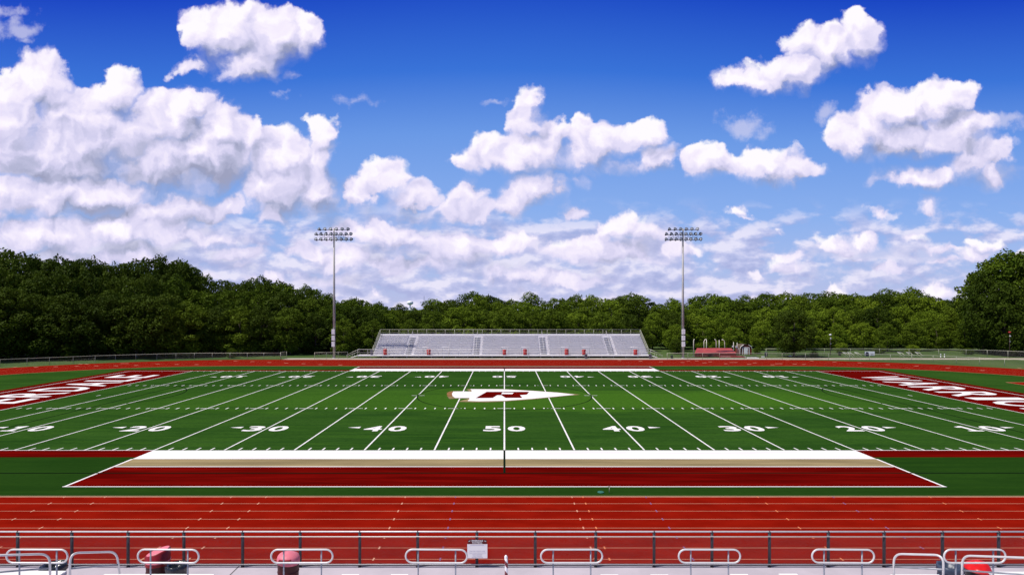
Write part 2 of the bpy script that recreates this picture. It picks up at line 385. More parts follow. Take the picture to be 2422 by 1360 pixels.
    M['pad'] = mat('pad_vinyl', (0.36, 0.055, 0.050), 0.5, var=0.12, vscale=0.8); M['pad_dark'] = mat('pad_side', (0.16, 0.03, 0.02), 0.6, var=0.15)
    M['shed_red'] = mat('shed_boards', (0.17, 0.028, 0.018), 0.7, var=0.2, vscale=2, stretch=(8, 1, 0.4))
    M['roof'] = mat('shed_shingles', (0.10, 0.07, 0.05), 0.8, var=0.2)
    M['post_white'] = mat('post_white', (0.72, 0.70, 0.60), 0.5); M['navy'] = mat('banner_navy', (0.02, 0.022, 0.07), 0.6)
    M['bark'] = mat('bark', (0.065, 0.050, 0.036), 0.95, var=0.4, vscale=5, bump=0.7, bscale=10, stretch=(1, 1, 0.25))
    M['water_tank'] = mat('tank_white', (0.82, 0.84, 0.88), 0.5); 
    M['brown_pole'] = mat('brown_pole', (0.05, 0.03, 0.025), 0.7); M['teal'] = mat('teal_lid', (0.02, 0.13, 0.10), 0.7)
    m = bpy.data.materials.new('striped_tape'); m.use_nodes = True; g = NG(m.node_tree)
    sp_ = g.node('ShaderNodeSeparateXYZ'); g.put(sp_.inputs[0], g.node('ShaderNodeTexCoord').outputs['Object'])
    st_ = g.m('GREATER_THAN', g.m('FRACT', g.m('MULTIPLY', g.m('MULTIPLY_ADD', sp_.outputs[0], 1.2, sp_.outputs[2]), 4.3)), 0.5)
    g.put(m.node_tree.nodes['Principled BSDF'].inputs['Base Color'], g.mix(st_, (0.16, 0.02, 0.03, 1), (0.84, 0.80, 0.84, 1))); M['striped'] = m
    def leaf(name, c1, c2, trans=0.17):
        m = bpy.data.materials.new(name); m.use_nodes = True; nt = m.node_tree; g = NG(nt); b = nt.nodes['Principled BSDF']
        ri = g.node('ShaderNodeNewGeometry').outputs['Random Per Island']; oi = g.node('ShaderNodeObjectInfo').outputs['Random']
        co = g.node('ShaderNodeTexCoord').outputs['Object']
        cl = g.ramp01(g.noise3(co, 0.55, 2, 0.5), 0.35, 0.65)
        f = g.m('ADD', g.m('MULTIPLY', ri, 0.28), g.m('ADD', g.m('MULTIPLY', oi, 0.50), g.m('MULTIPLY', cl, 0.22)))
        c = g.mix(f, (*c1, 1), (*c2, 1))
        g.put(b.inputs['Base Color'], c); b.inputs['Roughness'].default_value = 0.6; b.inputs['Specular IOR Level'].default_value = 0.06
        tr = g.node('ShaderNodeBsdfTranslucent'); g.put(tr.inputs[0], g.mix(0.4, c, (0.11, 0.17, 0.008, 1)))
        mx = g.node('ShaderNodeMixShader'); mx.inputs[0].default_value = trans
        g.put(mx.inputs[1], b.outputs[0]); g.put(mx.inputs[2], tr.outputs[0]); g.put(nt.nodes['Material Output'].inputs[0], mx.outputs[0])
        M[name] = m
    leaf('leaf_dark', (0.022, 0.042, 0.004), (0.078, 0.115, 0.009)); leaf('leaf_mid', (0.036, 0.070, 0.005), (0.135, 0.190, 0.013))
    leaf('leaf_light', (0.070, 0.125, 0.008), (0.20, 0.27, 0.018))

# ------------------------------------------------------------------ lettering from Blender's built-in font
_tc = {}
def text_polys(s, bold=0.0):
    k = (s, bold)
    if k not in _tc:
        cu = bpy.data.curves.new('t', 'FONT'); cu.body = s; cu.offset = bold; cu.resolution_u = 3; cu.align_x = 'CENTER'
        o = bpy.data.objects.new('t', cu); COL.objects.link(o)
        dg = bpy.context.evaluated_depsgraph_get(); me = o.evaluated_get(dg).to_mesh()
        vs = [(v.co.x, v.co.y) for v in me.vertices]; fs = [tuple(p.vertices) for p in me.polygons]
        o.evaluated_get(dg).to_mesh_clear(); bpy.data.objects.remove(o); bpy.data.curves.remove(cu)
        _tc[k] = (vs, fs)
    return _tc[k]
def put_text(mb, s, fn, w, h, bold=0.0):
    """fit the string's outline into a w x h box centred at 0 and map it with fn(u, v)"""
    vs, fs = text_polys(s, bold)
    x0 = min(v[0] for v in vs); x1 = max(v[0] for v in vs); y0 = min(v[1] for v in vs); y1 = max(v[1] for v in vs)
    mb.add([fn(((x - x0) / (x1 - x0) - 0.5) * w, ((y - y0) / (y1 - y0) - 0.5) * h) for x, y in vs], fs)
# ------------------------------------------------------------------ the field and the track
Z0, Z1 = 38.94, 87.70          # near and far sideline
ZC = (Z0 + Z1) / 2
YD = 4.572                     # five yards
HX = 10 * YD; EX = 12 * YD     # goal line, end line
TIN, TNEAR, TFAR = 29.45, 21.64, 107.0
def oval(zn, zf, hx_, n=40, bulge=0.0):
    """closed outline of a track edge: straights at zn and zf, rounded ends"""
    zc, r = (zn + zf) / 2, (zf - zn) / 2; pts = []
    for i in range(n + 1):
        a = -math.pi / 2 + math.pi * i / n; pts.append((hx_ + (r + bulge) * math.cos(a), zc + r * math.sin(a)))
    for i in range(n + 1):
        a = math.pi / 2 + math.pi * i / n; pts.append((-hx_ + (r + bulge) * math.cos(a), zc + r * math.sin(a)))
    return pts
HS = 43.5
def build_ground():
    g = MB(); S = 40; x0, x1, y0, y1 = -900, 900, -60, 2400
    vs = []; fs = []
    n = 60
    for j in range(n + 1):
        for i in range(n + 1):
            x = x0 + (x1 - x0) * i / n; y = y0 + (y1 - y0) * (j / n) ** 2
            z = -0.03 if y < 190 else -0.03 - 0.0 * y
            vs.append((x, y, z))
    for j in range(n):
        for i in range(n): fs.append((j*(n+1)+i, j*(n+1)+i+1, (j+1)*(n+1)+i+1, (j+1)*(n+1)+i))
    g.add(vs, fs); struct(g, 'ground', M['grass'])
    inner = oval(TIN, 95.4, HS); outer = oval(TNEAR, TFAR, HS, bulge=1.6)
    # track ring
    m = MB(); n = len(inner)
    m.add([(x, y, -0.008) for x, y in inner] + [(x, y, -0.008) for x, y in outer], [(i, (i + 1) % n, n + (i + 1) % n, n + i) for i in range(n)])
    # sprint chute past the far right turn
    struct(m, 'running_track', M['track'])
    c = MB(); c.add([(HS, 95.4 + 8.0, -0.004), (74, 99.0, -0.004), (74, 104.4, -0.004), (62, TFAR - 0.02, -0.004), (HS, TFAR - 0.02, -0.004)], [(0, 1, 2, 3, 4)])
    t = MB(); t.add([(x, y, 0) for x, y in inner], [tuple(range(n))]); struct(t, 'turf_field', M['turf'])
    # lane lines
    l = MB()
    for k in range(0, 8):
        if k == 0: zn, zf, w = TIN - 0.06, 95.4 + 0.06, 0.09
        else: zn, zf, w = TIN - 1.0475 * k, 95.4 + 1.28 * k, 0.045
        o = oval(zn, zf, HS, bulge=1.6 * k / 8)
        a = []; m_ = len(o); cx_, cy_ = 0, (zn + zf) / 2
        for i in range(m_):
            p, q = Vector(o[i - 1]), Vector(o[(i + 1) % m_]); d = (q - p).normalized(); nn = Vector((-d.y, d.x)) * (w / 2)
            a.append((Vector(o[i]) - nn, Vector(o[i]) + nn))
        l.add([(*v, -0.004) for pr in a for v in pr], [(2*i, 2*i+1, 2*((i+1) % m_)+1, 2*((i+1) % m_)) for i in range(m_)])
    struct(l, 'lane_lines', M['lane'])
    cur = MB()       # pale kerb between turf and rubber
    o = oval(TIN + 0.02, 95.4 - 0.02, HS); m_ = len(o)
    i2 = oval(TIN + 0.10, 95.4 - 0.14, HS - 0.0)
    cur.add([(x, y, 0.004) for x, y in o] + [(x, y, 0.004) for x, y in i2], [(i, (i + 1) % m_, m_ + (i + 1) % m_, m_ + i) for i in range(m_)])
    struct(cur, 'turf_edging', mat('edging', (0.38, 0.24, 0.15), 0.8))
    # exchange and start marks on the near straight: each a small tab across a lane line
    cols = {'o': MB(), 'b': MB(), 'w': MB()}
    for X, k in ((-21.6, 'w'), (-19.6, 'w'), (-13.42, 'w'), (-11.7, 'w'), (-4.87, 'w'), (-2.4, 'b'), (3.32, 'w'), (3.86, 'o'), (6.95, 'b'), (12.45, 'o'), (16.15, 'b'), (20.9, 'o'), (28.2, 'b')):
        for j in range(0, 8):
            z = TIN - 1.0475 * j - (0.06 if j == 0 else 0)
            cols[k].rect(X - 0.03 + 0.004 * j, X + 0.03 + 0.004 * j, z - 0.12, z + 0.12, 0.0)
    for p in ((1614,857),(1628,853.5),(1648,853.2),(1666,858),(1680,855.5),(1717,860),(1730,857),(1740,857),(1772,861.5),(1785,858),(1827,862.5),(1838,860),(1846,860),(1862,852),(1880,861),(1901,861.5),(1920,853.5),(1974,856),(2033,858),(2100,862),(2168,865.5),(2242,870),(2324,876),(2411,870),(1465,852.4),(1515,854),(1563,855.5),
              (35,868.5),(85,868),(132,867),(182,865.5),(228,865),(274,865),(322,864),(190,861),(205,861),(290,859.5),(300,859.5),(373,860.5),(418,861.5),(465,862),(521,852.8),(557,854),(597,855),(637,857),(677,858.5),(718,860),(758,862),(805,863)):
        x, y = gp(*p); cols['w'].rect(x - 0.32, x + 0.32, y - 0.16, y + 0.16, 0.0)
    struct(cols['w'], 'lane_tabs', M['lane_white']); struct(cols['b'], 'blue_lane_tabs', M['lane_blue']); struct(cols['o'], 'orange_lane_tabs', M['lane_orange'])
    a = MB(); a.poly([(62.5, 71.5), (80, 71.5), (80, 74.4), (62.5, 74.4)], 0.004); struct(a, 'jump_apron', M['track'])
    a = MB(); a.line((62.5, 74.5), (80, 74.5), 0.14, 0.008); a.line((62.5, 71.4), (62.5, 74.5), 0.14, 0.008); struct(a, 'apron_line', M['lane'])
    # paved strips
    c = MB(); c.rect(-70, 70, -30, TNEAR - 0.0, -0.002); struct(c, 'walkway', M['concrete'])
    j = MB()
    for X in (-9.55, -34.0, 27.6): j.rect(X - 0.02, X + 0.02, 5, TNEAR - 0.12, 0.002)
    j.rect(-70, 70, TNEAR - 0.10, TNEAR - 0.02, 0.002)  # dark strip along the track edge of the walkway
    struct(j, 'joint_and_edge_strip', M['joint'])
    p = MB(); p.rect(-40, 130, 107.25, 110.4, -0.012); struct(p, 'path', M['path'])

def build_markings():
    W = 0.008
    # maroon border round the playing field, end zones, team areas
    b = MB()
    b.rect(-EX - 1.6, -YD * 5 - 0.0, Z0 - 1.75, Z0, 0.004); b.rect(YD * 5, EX + 1.6, Z0 - 1.75, Z0, 0.004)
    b.rect(-EX - 1.6, -YD * 5, Z1, Z1 + 1.7, 0.004); b.rect(YD * 5, EX + 1.6, Z1, Z1 + 1.7, 0.004)
    b.rect(-EX - 1.6, -EX, Z0, Z1, 0.004); b.rect(EX, EX + 1.6, Z0, Z1, 0.004)
    struct(b, 'field_border', M['maroon'])
    e = MB(); e.rect(-EX, -HX, Z0, Z1, 0.004); e.rect(HX, EX, Z0, Z1, 0.004); struct(e, 'end_zone', M['maroon'])
    n1, n2, n3 = 36.72, 34.95, 31.05
    f1, f2 = 91.0, 94.3
    t = MB(); t.rect(-YD * 5, YD * 5, n3, n2, 0.004); t.rect(-YD * 5, YD * 5, f1, f2, 0.004); struct(t, 'team_area', M['maroon'])
    t = MB(); t.rect(-YD * 5, YD * 5, n2, n1, 0.004); struct(t, 'coaching_box', M['tan'])
    s = MB()
    s.rect(-YD * 5, YD * 5, n1, Z0, W); s.rect(-YD * 5, YD * 5, Z1, f1, W)
    for z in (Z0 + 0.05, Z1 - 0.05):
        s.rect(-EX, -YD * 5, z - 0.05, z + 0.05, W); s.rect(YD * 5, EX, z - 0.05, z + 0.05, W)
    for x in (-EX, EX): s.rect(x - 0.06, x + 0.06, Z0 + 0.1, Z1 - 0.1, W)
    s.rect(-YD * 5 - 0.1, YD * 5 + 0.1, n3 - 0.05, n3 + 0.06, W); s.rect(-YD * 5 + 0.11, YD * 5 - 0.11, n2 - 0.05, n2 + 0.07, W)
    s.rect(-YD * 5 - 0.1, YD * 5 + 0.1, f2 - 0.1, f2 + 0.1, W)
    for sx in (-1, 1):
        x = sx * YD * 5
        s.rect(x - 0.07, x + 0.07, n3 + 0.06, n1, W); s.rect(x - 0.07, x + 0.07, f1, f2 - 0.1, W)
    struct(s, 'sideline', M['white_turf'])
    y = MB()
    for k in range(-10, 11):
        y.rect(k * YD - 0.055, k * YD + 0.055, Z0 + 0.1, Z1 - 0.1, W + (0.004 if k == 0 else 0))
    struct(y, 'yard_line', M['white_turf'])
    h = MB(); zh = (Z0 + 16.26, Z1 - 16.26)
    for i in range(-49, 50):
        x = i * YD / 5
        if i % 5:
            for z in (Z0 + 0.32, Z1 - 0.32): h.rect(x - 0.05, x + 0.05, z - 0.22, z + 0.40, W)
            for z in zh: h.rect(x - 0.06, x + 0.06, z - 0.32, z + 0.32, W)
        else:
            for z in zh:
                for q in (-1, 1): h.rect(x + q * 0.36 - 0.28, x + q * 0.36 + 0.28, z - 0.06, z + 0.06, W)
    for x in (-HX + 2.74, HX - 2.74): h.rect(x - 0.05, x + 0.05, ZC - 0.35, ZC + 0.35, W)
    for x in (-9.144, 9.144):
        for q in (-1, 1): h.rect(x + q * 0.4 - 0.28, x + q * 0.4 + 0.28, ZC - 0.06, ZC + 0.06, W)
    struct(h, 'hash_marks', M['white_turf'])
    # yard numbers with their arrows
    for k in range(-4, 5):
        num = 50 - abs(k) * 10
        for far in (False, True):
            m = MB(); zc = (Z0 + 7.05) if not far else (Z1 - 7.05); sg = -1 if far else 1
            X = k * YD * 2
            for d, off in ((str(num)[0], -0.93), (str(num)[1], 0.93)):
                if d == '1':
                    for q in ([(-.17,-.68),(.20,-.68),(.20,.97),(-.05,.97),(-.17,.86)], [(-.52,.40),(-.17,.40),(-.17,.86),(-.30,.80),(-.52,.76)], [(-.56,-.97),(.56,-.97),(.56,-.68),(-.56,-.68)]):
                        m.add([(X + sg * (off + u), zc + sg * v, W) for u, v in q], [tuple(range(len(q)))])
                else: put_text(m, d, lambda u, v: (X + sg * (off + u), zc + sg * v, W), 1.36, 1.95, 0.028)
            if k:
                dr = 1 if k > 0 else -1
                base = X + dr * 2.05; za = zc + sg * 0.42
                m.add([(base, za - 0.30, W), (base + dr * 0.95, za, W), (base, za + 0.30, W)], [(0, 1, 2)] if dr > 0 else [(0, 2, 1)])
            if num == 10:      # slab feet of the ones
                pass
            struct(m, 'yard_number', M['white_turf'])
    # end zone lettering
    L = [('R', 46.0, 49.9), ('I', 50.5, 52.1), ('V', 52.7, 57.2), ('E', 57.8, 61.5), ('R', 61.9, 65.9), ('D', 66.4, 70.4), ('A', 70.6, 75.0), ('L', 75.4, 78.8), ('E', 79.2, 82.8)]
    m = MB()
    for ch, a, b_ in L:
        put_text(m, ch, lambda u, v: (-50.4 - v, (a + b_) / 2 + u, W), (b_ - a) * 0.90, 5.6, 0.015)
    struct(m, 'end_zone_lettering', M['white_turf'])
    L = [('W', 75.7, 81.4), ('A', 71.3, 75.6), ('R', 66.9, 70.9), ('R', 62.5, 66.5), ('I', 60.2, 62.0), ('O', 55.9, 59.8), ('R', 51.5, 55.5), ('S', 47.4, 51.0)]
    m = MB()
    for ch, a, b_ in L:
        put_text(m, ch, lambda u, v: (50.4 + v, (a + b_) / 2 - u, W), (b_ - a) * 0.90, 5.6, 0.015)
    struct(m, 'end_zone_lettering', M['white_turf'])
    # soccer lines in black
    k = MB(); B = 0.012
    k.arc((0, ZC), 9.15, 0, 2 * math.pi, 0.11, B, 96)
    for z in (33.6, 92.6):
        k.rect(-52, 52, z - 0.055, z + 0.055, B + 0.004)
    k.rect(-0.06, 0.06, 33.66, Z0 + 0.02, B + 0.004); k.rect(-0.06, 0.06, Z1 - 0.02, 92.5, B + 0.004)
    for sx in (-1, 1):
        k.rect(sx * 38.6 - 0.055, sx * 38.6 + 0.055, ZC - 20.15, ZC + 20.15, B)
        k.rect(min(sx * 38.6, sx * 54.8), max(sx * 38.6, sx * 54.8), ZC + 20.1, ZC + 20.2, B - 0.001)
        a = math.acos((44 - 38.6) / 9.15)
        k.arc((sx * 44, ZC), 9.15, (math.pi - a) if sx > 0 else -a, (math.pi + a) if sx > 0 else a, 0.11, B, 32)
    struct(k, 'soccer_lines', M['black_turf'])
    # midfield emblem: arrowhead with an R
    cp = lambda l: [gp(960 + x / 5.153, 880 + y / 5.153) for x, y in l]
    o = MB(); o.poly(cp([(735,209),(790,205),(1190,207),(1540,225),(1850,247),(2125,274),(1850,301),(1540,333),(1200,358),(1000,366),(830,366),(640,361),(690,343),(745,330),(772,319),(640,321),(600,323),(545,327),(522,325),(528,316),(508,314),(520,302),(500,296),(512,284),(497,276),(505,262),(498,252),(518,248),(520,240),(560,234),(640,233),(740,236),(775,232),(760,222),(745,215)])[::-1], 0.016)
    struct(o, 'emblem_border', M['tan'])
    o = MB(); o.poly(cp([(500,252),(518,246),(524,240),(562,236),(575,240),(562,262),(566,290),(580,300),(520,300),(500,294),(510,284),(497,276),(505,262)])[::-1], 0.0185); struct(o, 'emblem_feathering', M['brown'])
    o = MB(); o.poly(cp([(785,208),(1190,211),(1540,229),(1850,251),(2060,274),(1850,296),(1540,325),(1200,350),(900,356),(750,352),(775,332),(772,316),(600,316),(568,292),(562,262),(578,238),(700,236),(802,239),(800,222)])[::-1], 0.020)
    struct(o, 'midfield_emblem', M['white_turf'])
    o = MB()
    for q in ([(985,241),(1185,241),(1160,269),(1110,282),(1060,315),(850,318)], [(1185,241),(1500,241),(1495,251),(1315,251),(1188,250)], [(1315,251),(1495,251),(1480,272),(1460,277),(1390,281),(1300,282),(1160,282),(1110,282),(1160,269),(1300,269)], [(1165,282),(1300,282),(1390,281),(1420,315),(1215,315)]):
        o.poly(cp(q)[::-1], 0.024)
    struct(o, 'emblem_letter', M['maroon'])
# ------------------------------------------------------------------ near fence, rails, bins, sign
def mesh_wires(mb, x0, x1, y, z0, z1, step=0.062, r=0.0022, p=None, tri=True):
    """diamond wire fabric as crossing straight wires, real thickness; p maps (s, z) to a point"""
    H = z1 - z0; pf = p or (lambda s, z: (s, y, z))
    n = int((x1 - x0 + H) / step)
    for i in range(n):
        for sg in (1, -1):
            a = x0 - H + i * step + (0 if sg > 0 else H) - (0 if sg > 0 else 0)
            s0, s1 = a, a + sg * H
            za, zb = z0, z1
            lo, hi = x0, x1
            # clip
            def clip(sa, za, sb, zb):
                for _ in range(2):
                    if sa < lo: t = (lo - sa) / (sb - sa) if sb != sa else 2; sa, za = (lo, za + (zb - za) * t) if 0 <= t < 1 else (None, None)
                    elif sa > hi: t = (hi - sa) / (sb - sa) if sb != sa else 2; sa, za = (hi, za + (zb - za) * t) if 0 <= t < 1 else (None, None)
                    if sa is None: return None
                    sa, za, sb, zb = sb, zb, sa, za
                return sa, za, sb, zb
            c = clip(s0, za, s1, zb)
            if not c: continue
            A, Bp = Vector(pf(c[0], c[1])), Vector(pf(c[2], c[3]))
            d = Bp - A
            if d.length < 0.03: continue
            d.normalize(); u = d.cross(Vector((0, 1, 0))).normalized() * r; w = d.cross(u).normalized() * r
            o = w * (1.0 if sg > 0 else -1.0)
            vs = [A + u + o, A - u * 0.5 + w * 0.87 + o, A - u * 0.5 - w * 0.87 + o, Bp + u + o, Bp - u * 0.5 + w * 0.87 + o, Bp - u * 0.5 - w * 0.87 + o]
            mb.add(vs, [(0, 1, 4, 3), (1, 2, 5, 4), (2, 0, 3, 5)])

def build_near_fence():
    y = 21.45; f = thing('chain_link_fence', 'low chain link fence with white top rail between the walkway and the near track', 'fence', (0, y, 0))
    xs = [gx(p, y) for p in (-240, -100, 42, 170, 303, 435, 574, 710, 851, 988, 1128, 1266, 1409, 1547, 1684, 1820, 1959, 2091, 2229, 2362, 2500, 2640)]
    xa, xb = xs[0] - 0.4, xs[-1] + 0.4
    MB().tube([(xa, 0, 1.262), (xb, 0, 1.262)], 0.030, 10).build('top_rail', M['rail'], f)
    MB().tube([(xa, -0.055, 1.105), (xb, -0.055, 1.105)], 0.019, 8).build('middle_rail', M['rail'], f)
    MB().tube([(xa, -0.055, 0.115), (xb, -0.055, 0.115)], 0.021, 8).build('bottom_rail', M['rail'], f)
    base = None
    for i, x in enumerate(xs):
        if base is None:
            m = MB(); m.tube([(0, 0, -0.02), (0, 0, 1.225)], 0.052, 12); m.lathe([(0.058, 1.19), (0.058, 1.235), (0.04, 1.262), (0.0, 1.262)], 12)
            m.lathe([(0.066, -0.02), (0.066, 0.012), (0.054, 0.02)], 12); m.tube([(-0.02, 0, 1.262), (0.02, 0, 1.262)], 0.036, 10)
            base = m.build('post', M['galv_dark'], f, (x, 0, 0)); pm = base.data
        else: link('post', pm, f, (x, 0, 0))
    w = MB(); mesh_wires(w, xa, xb, -0.078, 0.10, 1.12, 0.060, 0.0020); w.build('wire_mesh', M['wire_near'], f)

def pill_pts(L, H, r, n=10):
    pts = []
    for cx_, a0 in ((L / 2 - r, -90), (-L / 2 + r, 90)):
        for i in range(n + 1):
            a = R(a0 + 180 * i / n); pts.append((cx_ + r * math.cos(a), 0, r * math.sin(a)))
    return pts
def build_guard_rails():
    zz = 14.0; proto = None; parts = []
    labs = ['pill shaped guard rail at the left edge, over a black bin', 'pill shaped guard rail in front of the tall pink lidded barrel', 'pill shaped guard rail in front of the pink domed barrel',
            'pill shaped guard rail just left of the white notice on the fence', 'pill shaped guard rail first to the right of the striped pole', 'pill shaped guard rail second to the right of the striped pole',
            'pill shaped guard rail just left of the slate bin at right', 'pill shaped guard rail at the right edge, above the bright red bag']
    for i, (a, b, t) in enumerate(((15,160,1299),(326,470,1302),(641,787,1305),(957,1107,1308),(1277,1427,1308),(1603,1753,1307),(1922,2066,1304),(2233,2378,1302))):
        x = gx((a + b) / 2, zz); top = hz(t, zz)
        o = thing('guard_rail', labs[i], 'railing', (x, zz, 2.45), R(rng.uniform(-1.2, 1.2)), 'pill shaped guard rails along the front of the stand')
        if not parts:
            h = top - 2.45; L = 1.44
            lp = MB(); lp.tube([(px_, py_, pz + h - 0.155) for px_, py_, pz in pill_pts(L, 0.31, 0.155)], 0.0205, 10, closed=True)
            parts.append(lp.build('rail_loop', M['rail'], o))
            for sx in (-0.43, 0.45):
                pm = MB(); pm.tube([(sx, 0.02, 0.0), (sx, 0.02, h - 0.02)], 0.018, 10); pm.lathe([(0.05, 0.0), (0.05, 0.012), (0.022, 0.02)], 12, (sx, 0.02, 0))
                parts.append(pm.build('post', M['galv'], o))
        else: fast_copy(parts, o)

def round_path(pts, r=0.12, n=5):
    out = [Vector(pts[0])]
    for i in range(1, len(pts) - 1):
        p, a, b = Vector(pts[i]), Vector(pts[i - 1]), Vector(pts[i + 1])
        u, v = (a - p), (b - p); k = min(r, u.length * 0.45, v.length * 0.45); u.normalize(); v.normalize()
        A, B_ = p + u * k, p + v * k
        for j in range(n + 1):
            t = j / n; out.append(A * (1 - t) ** 2 + p * 2 * t * (1 - t) + B_ * t * t)
    out.append(Vector(pts[-1])); return out
def build_hand_rails():
    def P(px, py, z): return (gx(px, z), z, hz(py, z))
    def rail(label, top, mid, mat_=None):
        b = Vector((top[0][0], top[0][1], 1.9)); o = thing('hand_rail', label, 'railing', b)
        loc = lambda l: [Vector(p) - b for p in l]
        MB().tube(round_path(loc(top), 0.20, 6), 0.022, 10).build('top_rail', M['rail'], o)
        MB().tube(loc(mid), 0.018, 8).build('middle_rail', M['galv'], o)
        return o
    z1, z2 = 12.4, 13.4
    rail('bent grey handrail entering from the left edge behind the first guard rail', [P(-60, 1314, 11.6), P(118, 1309, 12.6), P(118.5, 1390, 12.6)], [P(-60, 1357, 11.6), P(117, 1343, 12.6)])
    rail('curved grey handrail between the black bin and the pink lidded barrel', [P(165, 1395, z1), P(166, 1307, z1), P(276, 1304, z2), P(283, 1356, z2)], [P(166, 1344, z1), P(280, 1335, z2)])
    rail('curved grey handrail left of the slate bin at right', [P(2114, 1392, z2), P(2114, 1309, z2), P(2232, 1312, z1), P(2230, 1398, z1)], [P(2114, 1340, z2), P(2230, 1346, z1)])
    rail('long grey handrail running out of the right edge over the bright red bag', [P(2275, 1395, z2), P(2276, 1313, z2), P(2500, 1321, 11.6), P(2506, 1400, 11.6)], [P(2276, 1348, z2), P(2500, 1364, 11.6)])
    # aluminium landing plates at the lip of the stand
    L = [(-60, 158, 1349, 'broad white aluminium step plate at the left edge'), (248, 508, 1356.5, 'long white aluminium step plate below the pink lidded barrel'), (809, 850, 1357, 'short white step plate left of the notice, nearer the left barrel'),
         (925, 966, 1357, 'short white step plate just left of the fourth guard rail'), (1420, 1462, 1357.5, 'short white step plate right of the fifth guard rail'), (1538, 1580, 1357.5, 'short white step plate left of the sixth guard rail'),
         (1726, 1768, 1356.5, 'short white step plate under the right end of the sixth guard rail'), (1841, 1884, 1355.5, 'short white step plate left of the seventh guard rail'),
         (2338, 2520, 1351, 'broad white aluminium step plate at the right edge'), (2105, 2220, 1357.5, 'narrow white step plate under the curved handrail at right')]
    for a, b, py, lab in L:
        z = 15.45; xa, xb = gx(a, z), gx(b, z); top = hz(py, z); c = (xa + xb) / 2; w = (xb - xa) / 2
        o = thing('step_plate', lab, 'step', (c, z, top - 0.05), 0, 'aluminium step plates along the lip of the stand')
        m = MB(); m.box(-w, w, -0.62, 0, 0, 0.05)
        for k in range(4): m.box(-w + 0.01, w - 0.01, -0.60 + k * 0.15, -0.53 + k * 0.15, 0.05, 0.056)
        m.build('tread', M['alu_white'], o)
        MB().box(-w + 0.02, w - 0.02, -0.03, -0.004, -0.9, 0).build('riser', M['alu'], o)
        q = MB(); q.tube([(-w + 0.06, -0.3, -(top - 0.05)), (-w + 0.06, -0.3, 0)], 0.03, 8); q.build('support', M['galv'], o)
        q = MB(); q.tube([(w - 0.06, -0.3, -(top - 0.05)), (w - 0.06, -0.3, 0)], 0.03, 8); q.build('support', M['galv'], o)
    # the deck of the near stand, just under the frame
    d = thing('near_stand', 'aluminium deck of the near stand below the guard rails', 'stand', (0, 12, 0))
    m = MB()
    for k in range(9): m.box(-24, 24, -1.5 + k * 0.5, -1.02 + k * 0.5, 2.39, 2.45)
    m.build('deck', M['alu'], d)
    for x in (-21, -14, -7, 0, 7, 14, 21):
        for yy in (-1.3, 2.6): MB().box(x - 0.05, x + 0.05, yy - 0.05, yy + 0.05, 0, 2.389).build('leg', M['galv'], d)
    # taped pole
    o = thing('taped_pole', 'thin leaning pole wrapped in white and maroon tape on the stand', 'pole', (gx(1200, 13.6), 13.6, 2.45))
    top = hz(1319, 13.6) - 2.45
    m1 = MB(); m1.tube([(-0.035 * t + 0.008 * math.sin(t * 9), 0, top * t) for t in [i / 12 for i in range(13)]], 0.035, 10)
    m1.build('shaft', M['striped'], o); MB().lathe([(0.034, 0), (0.038, 0.03), (0.02, 0.06), (0, 0.075)], 10, (-0.035 + 0.0033, 0, top)).build('cap', M['white_paint'], o)

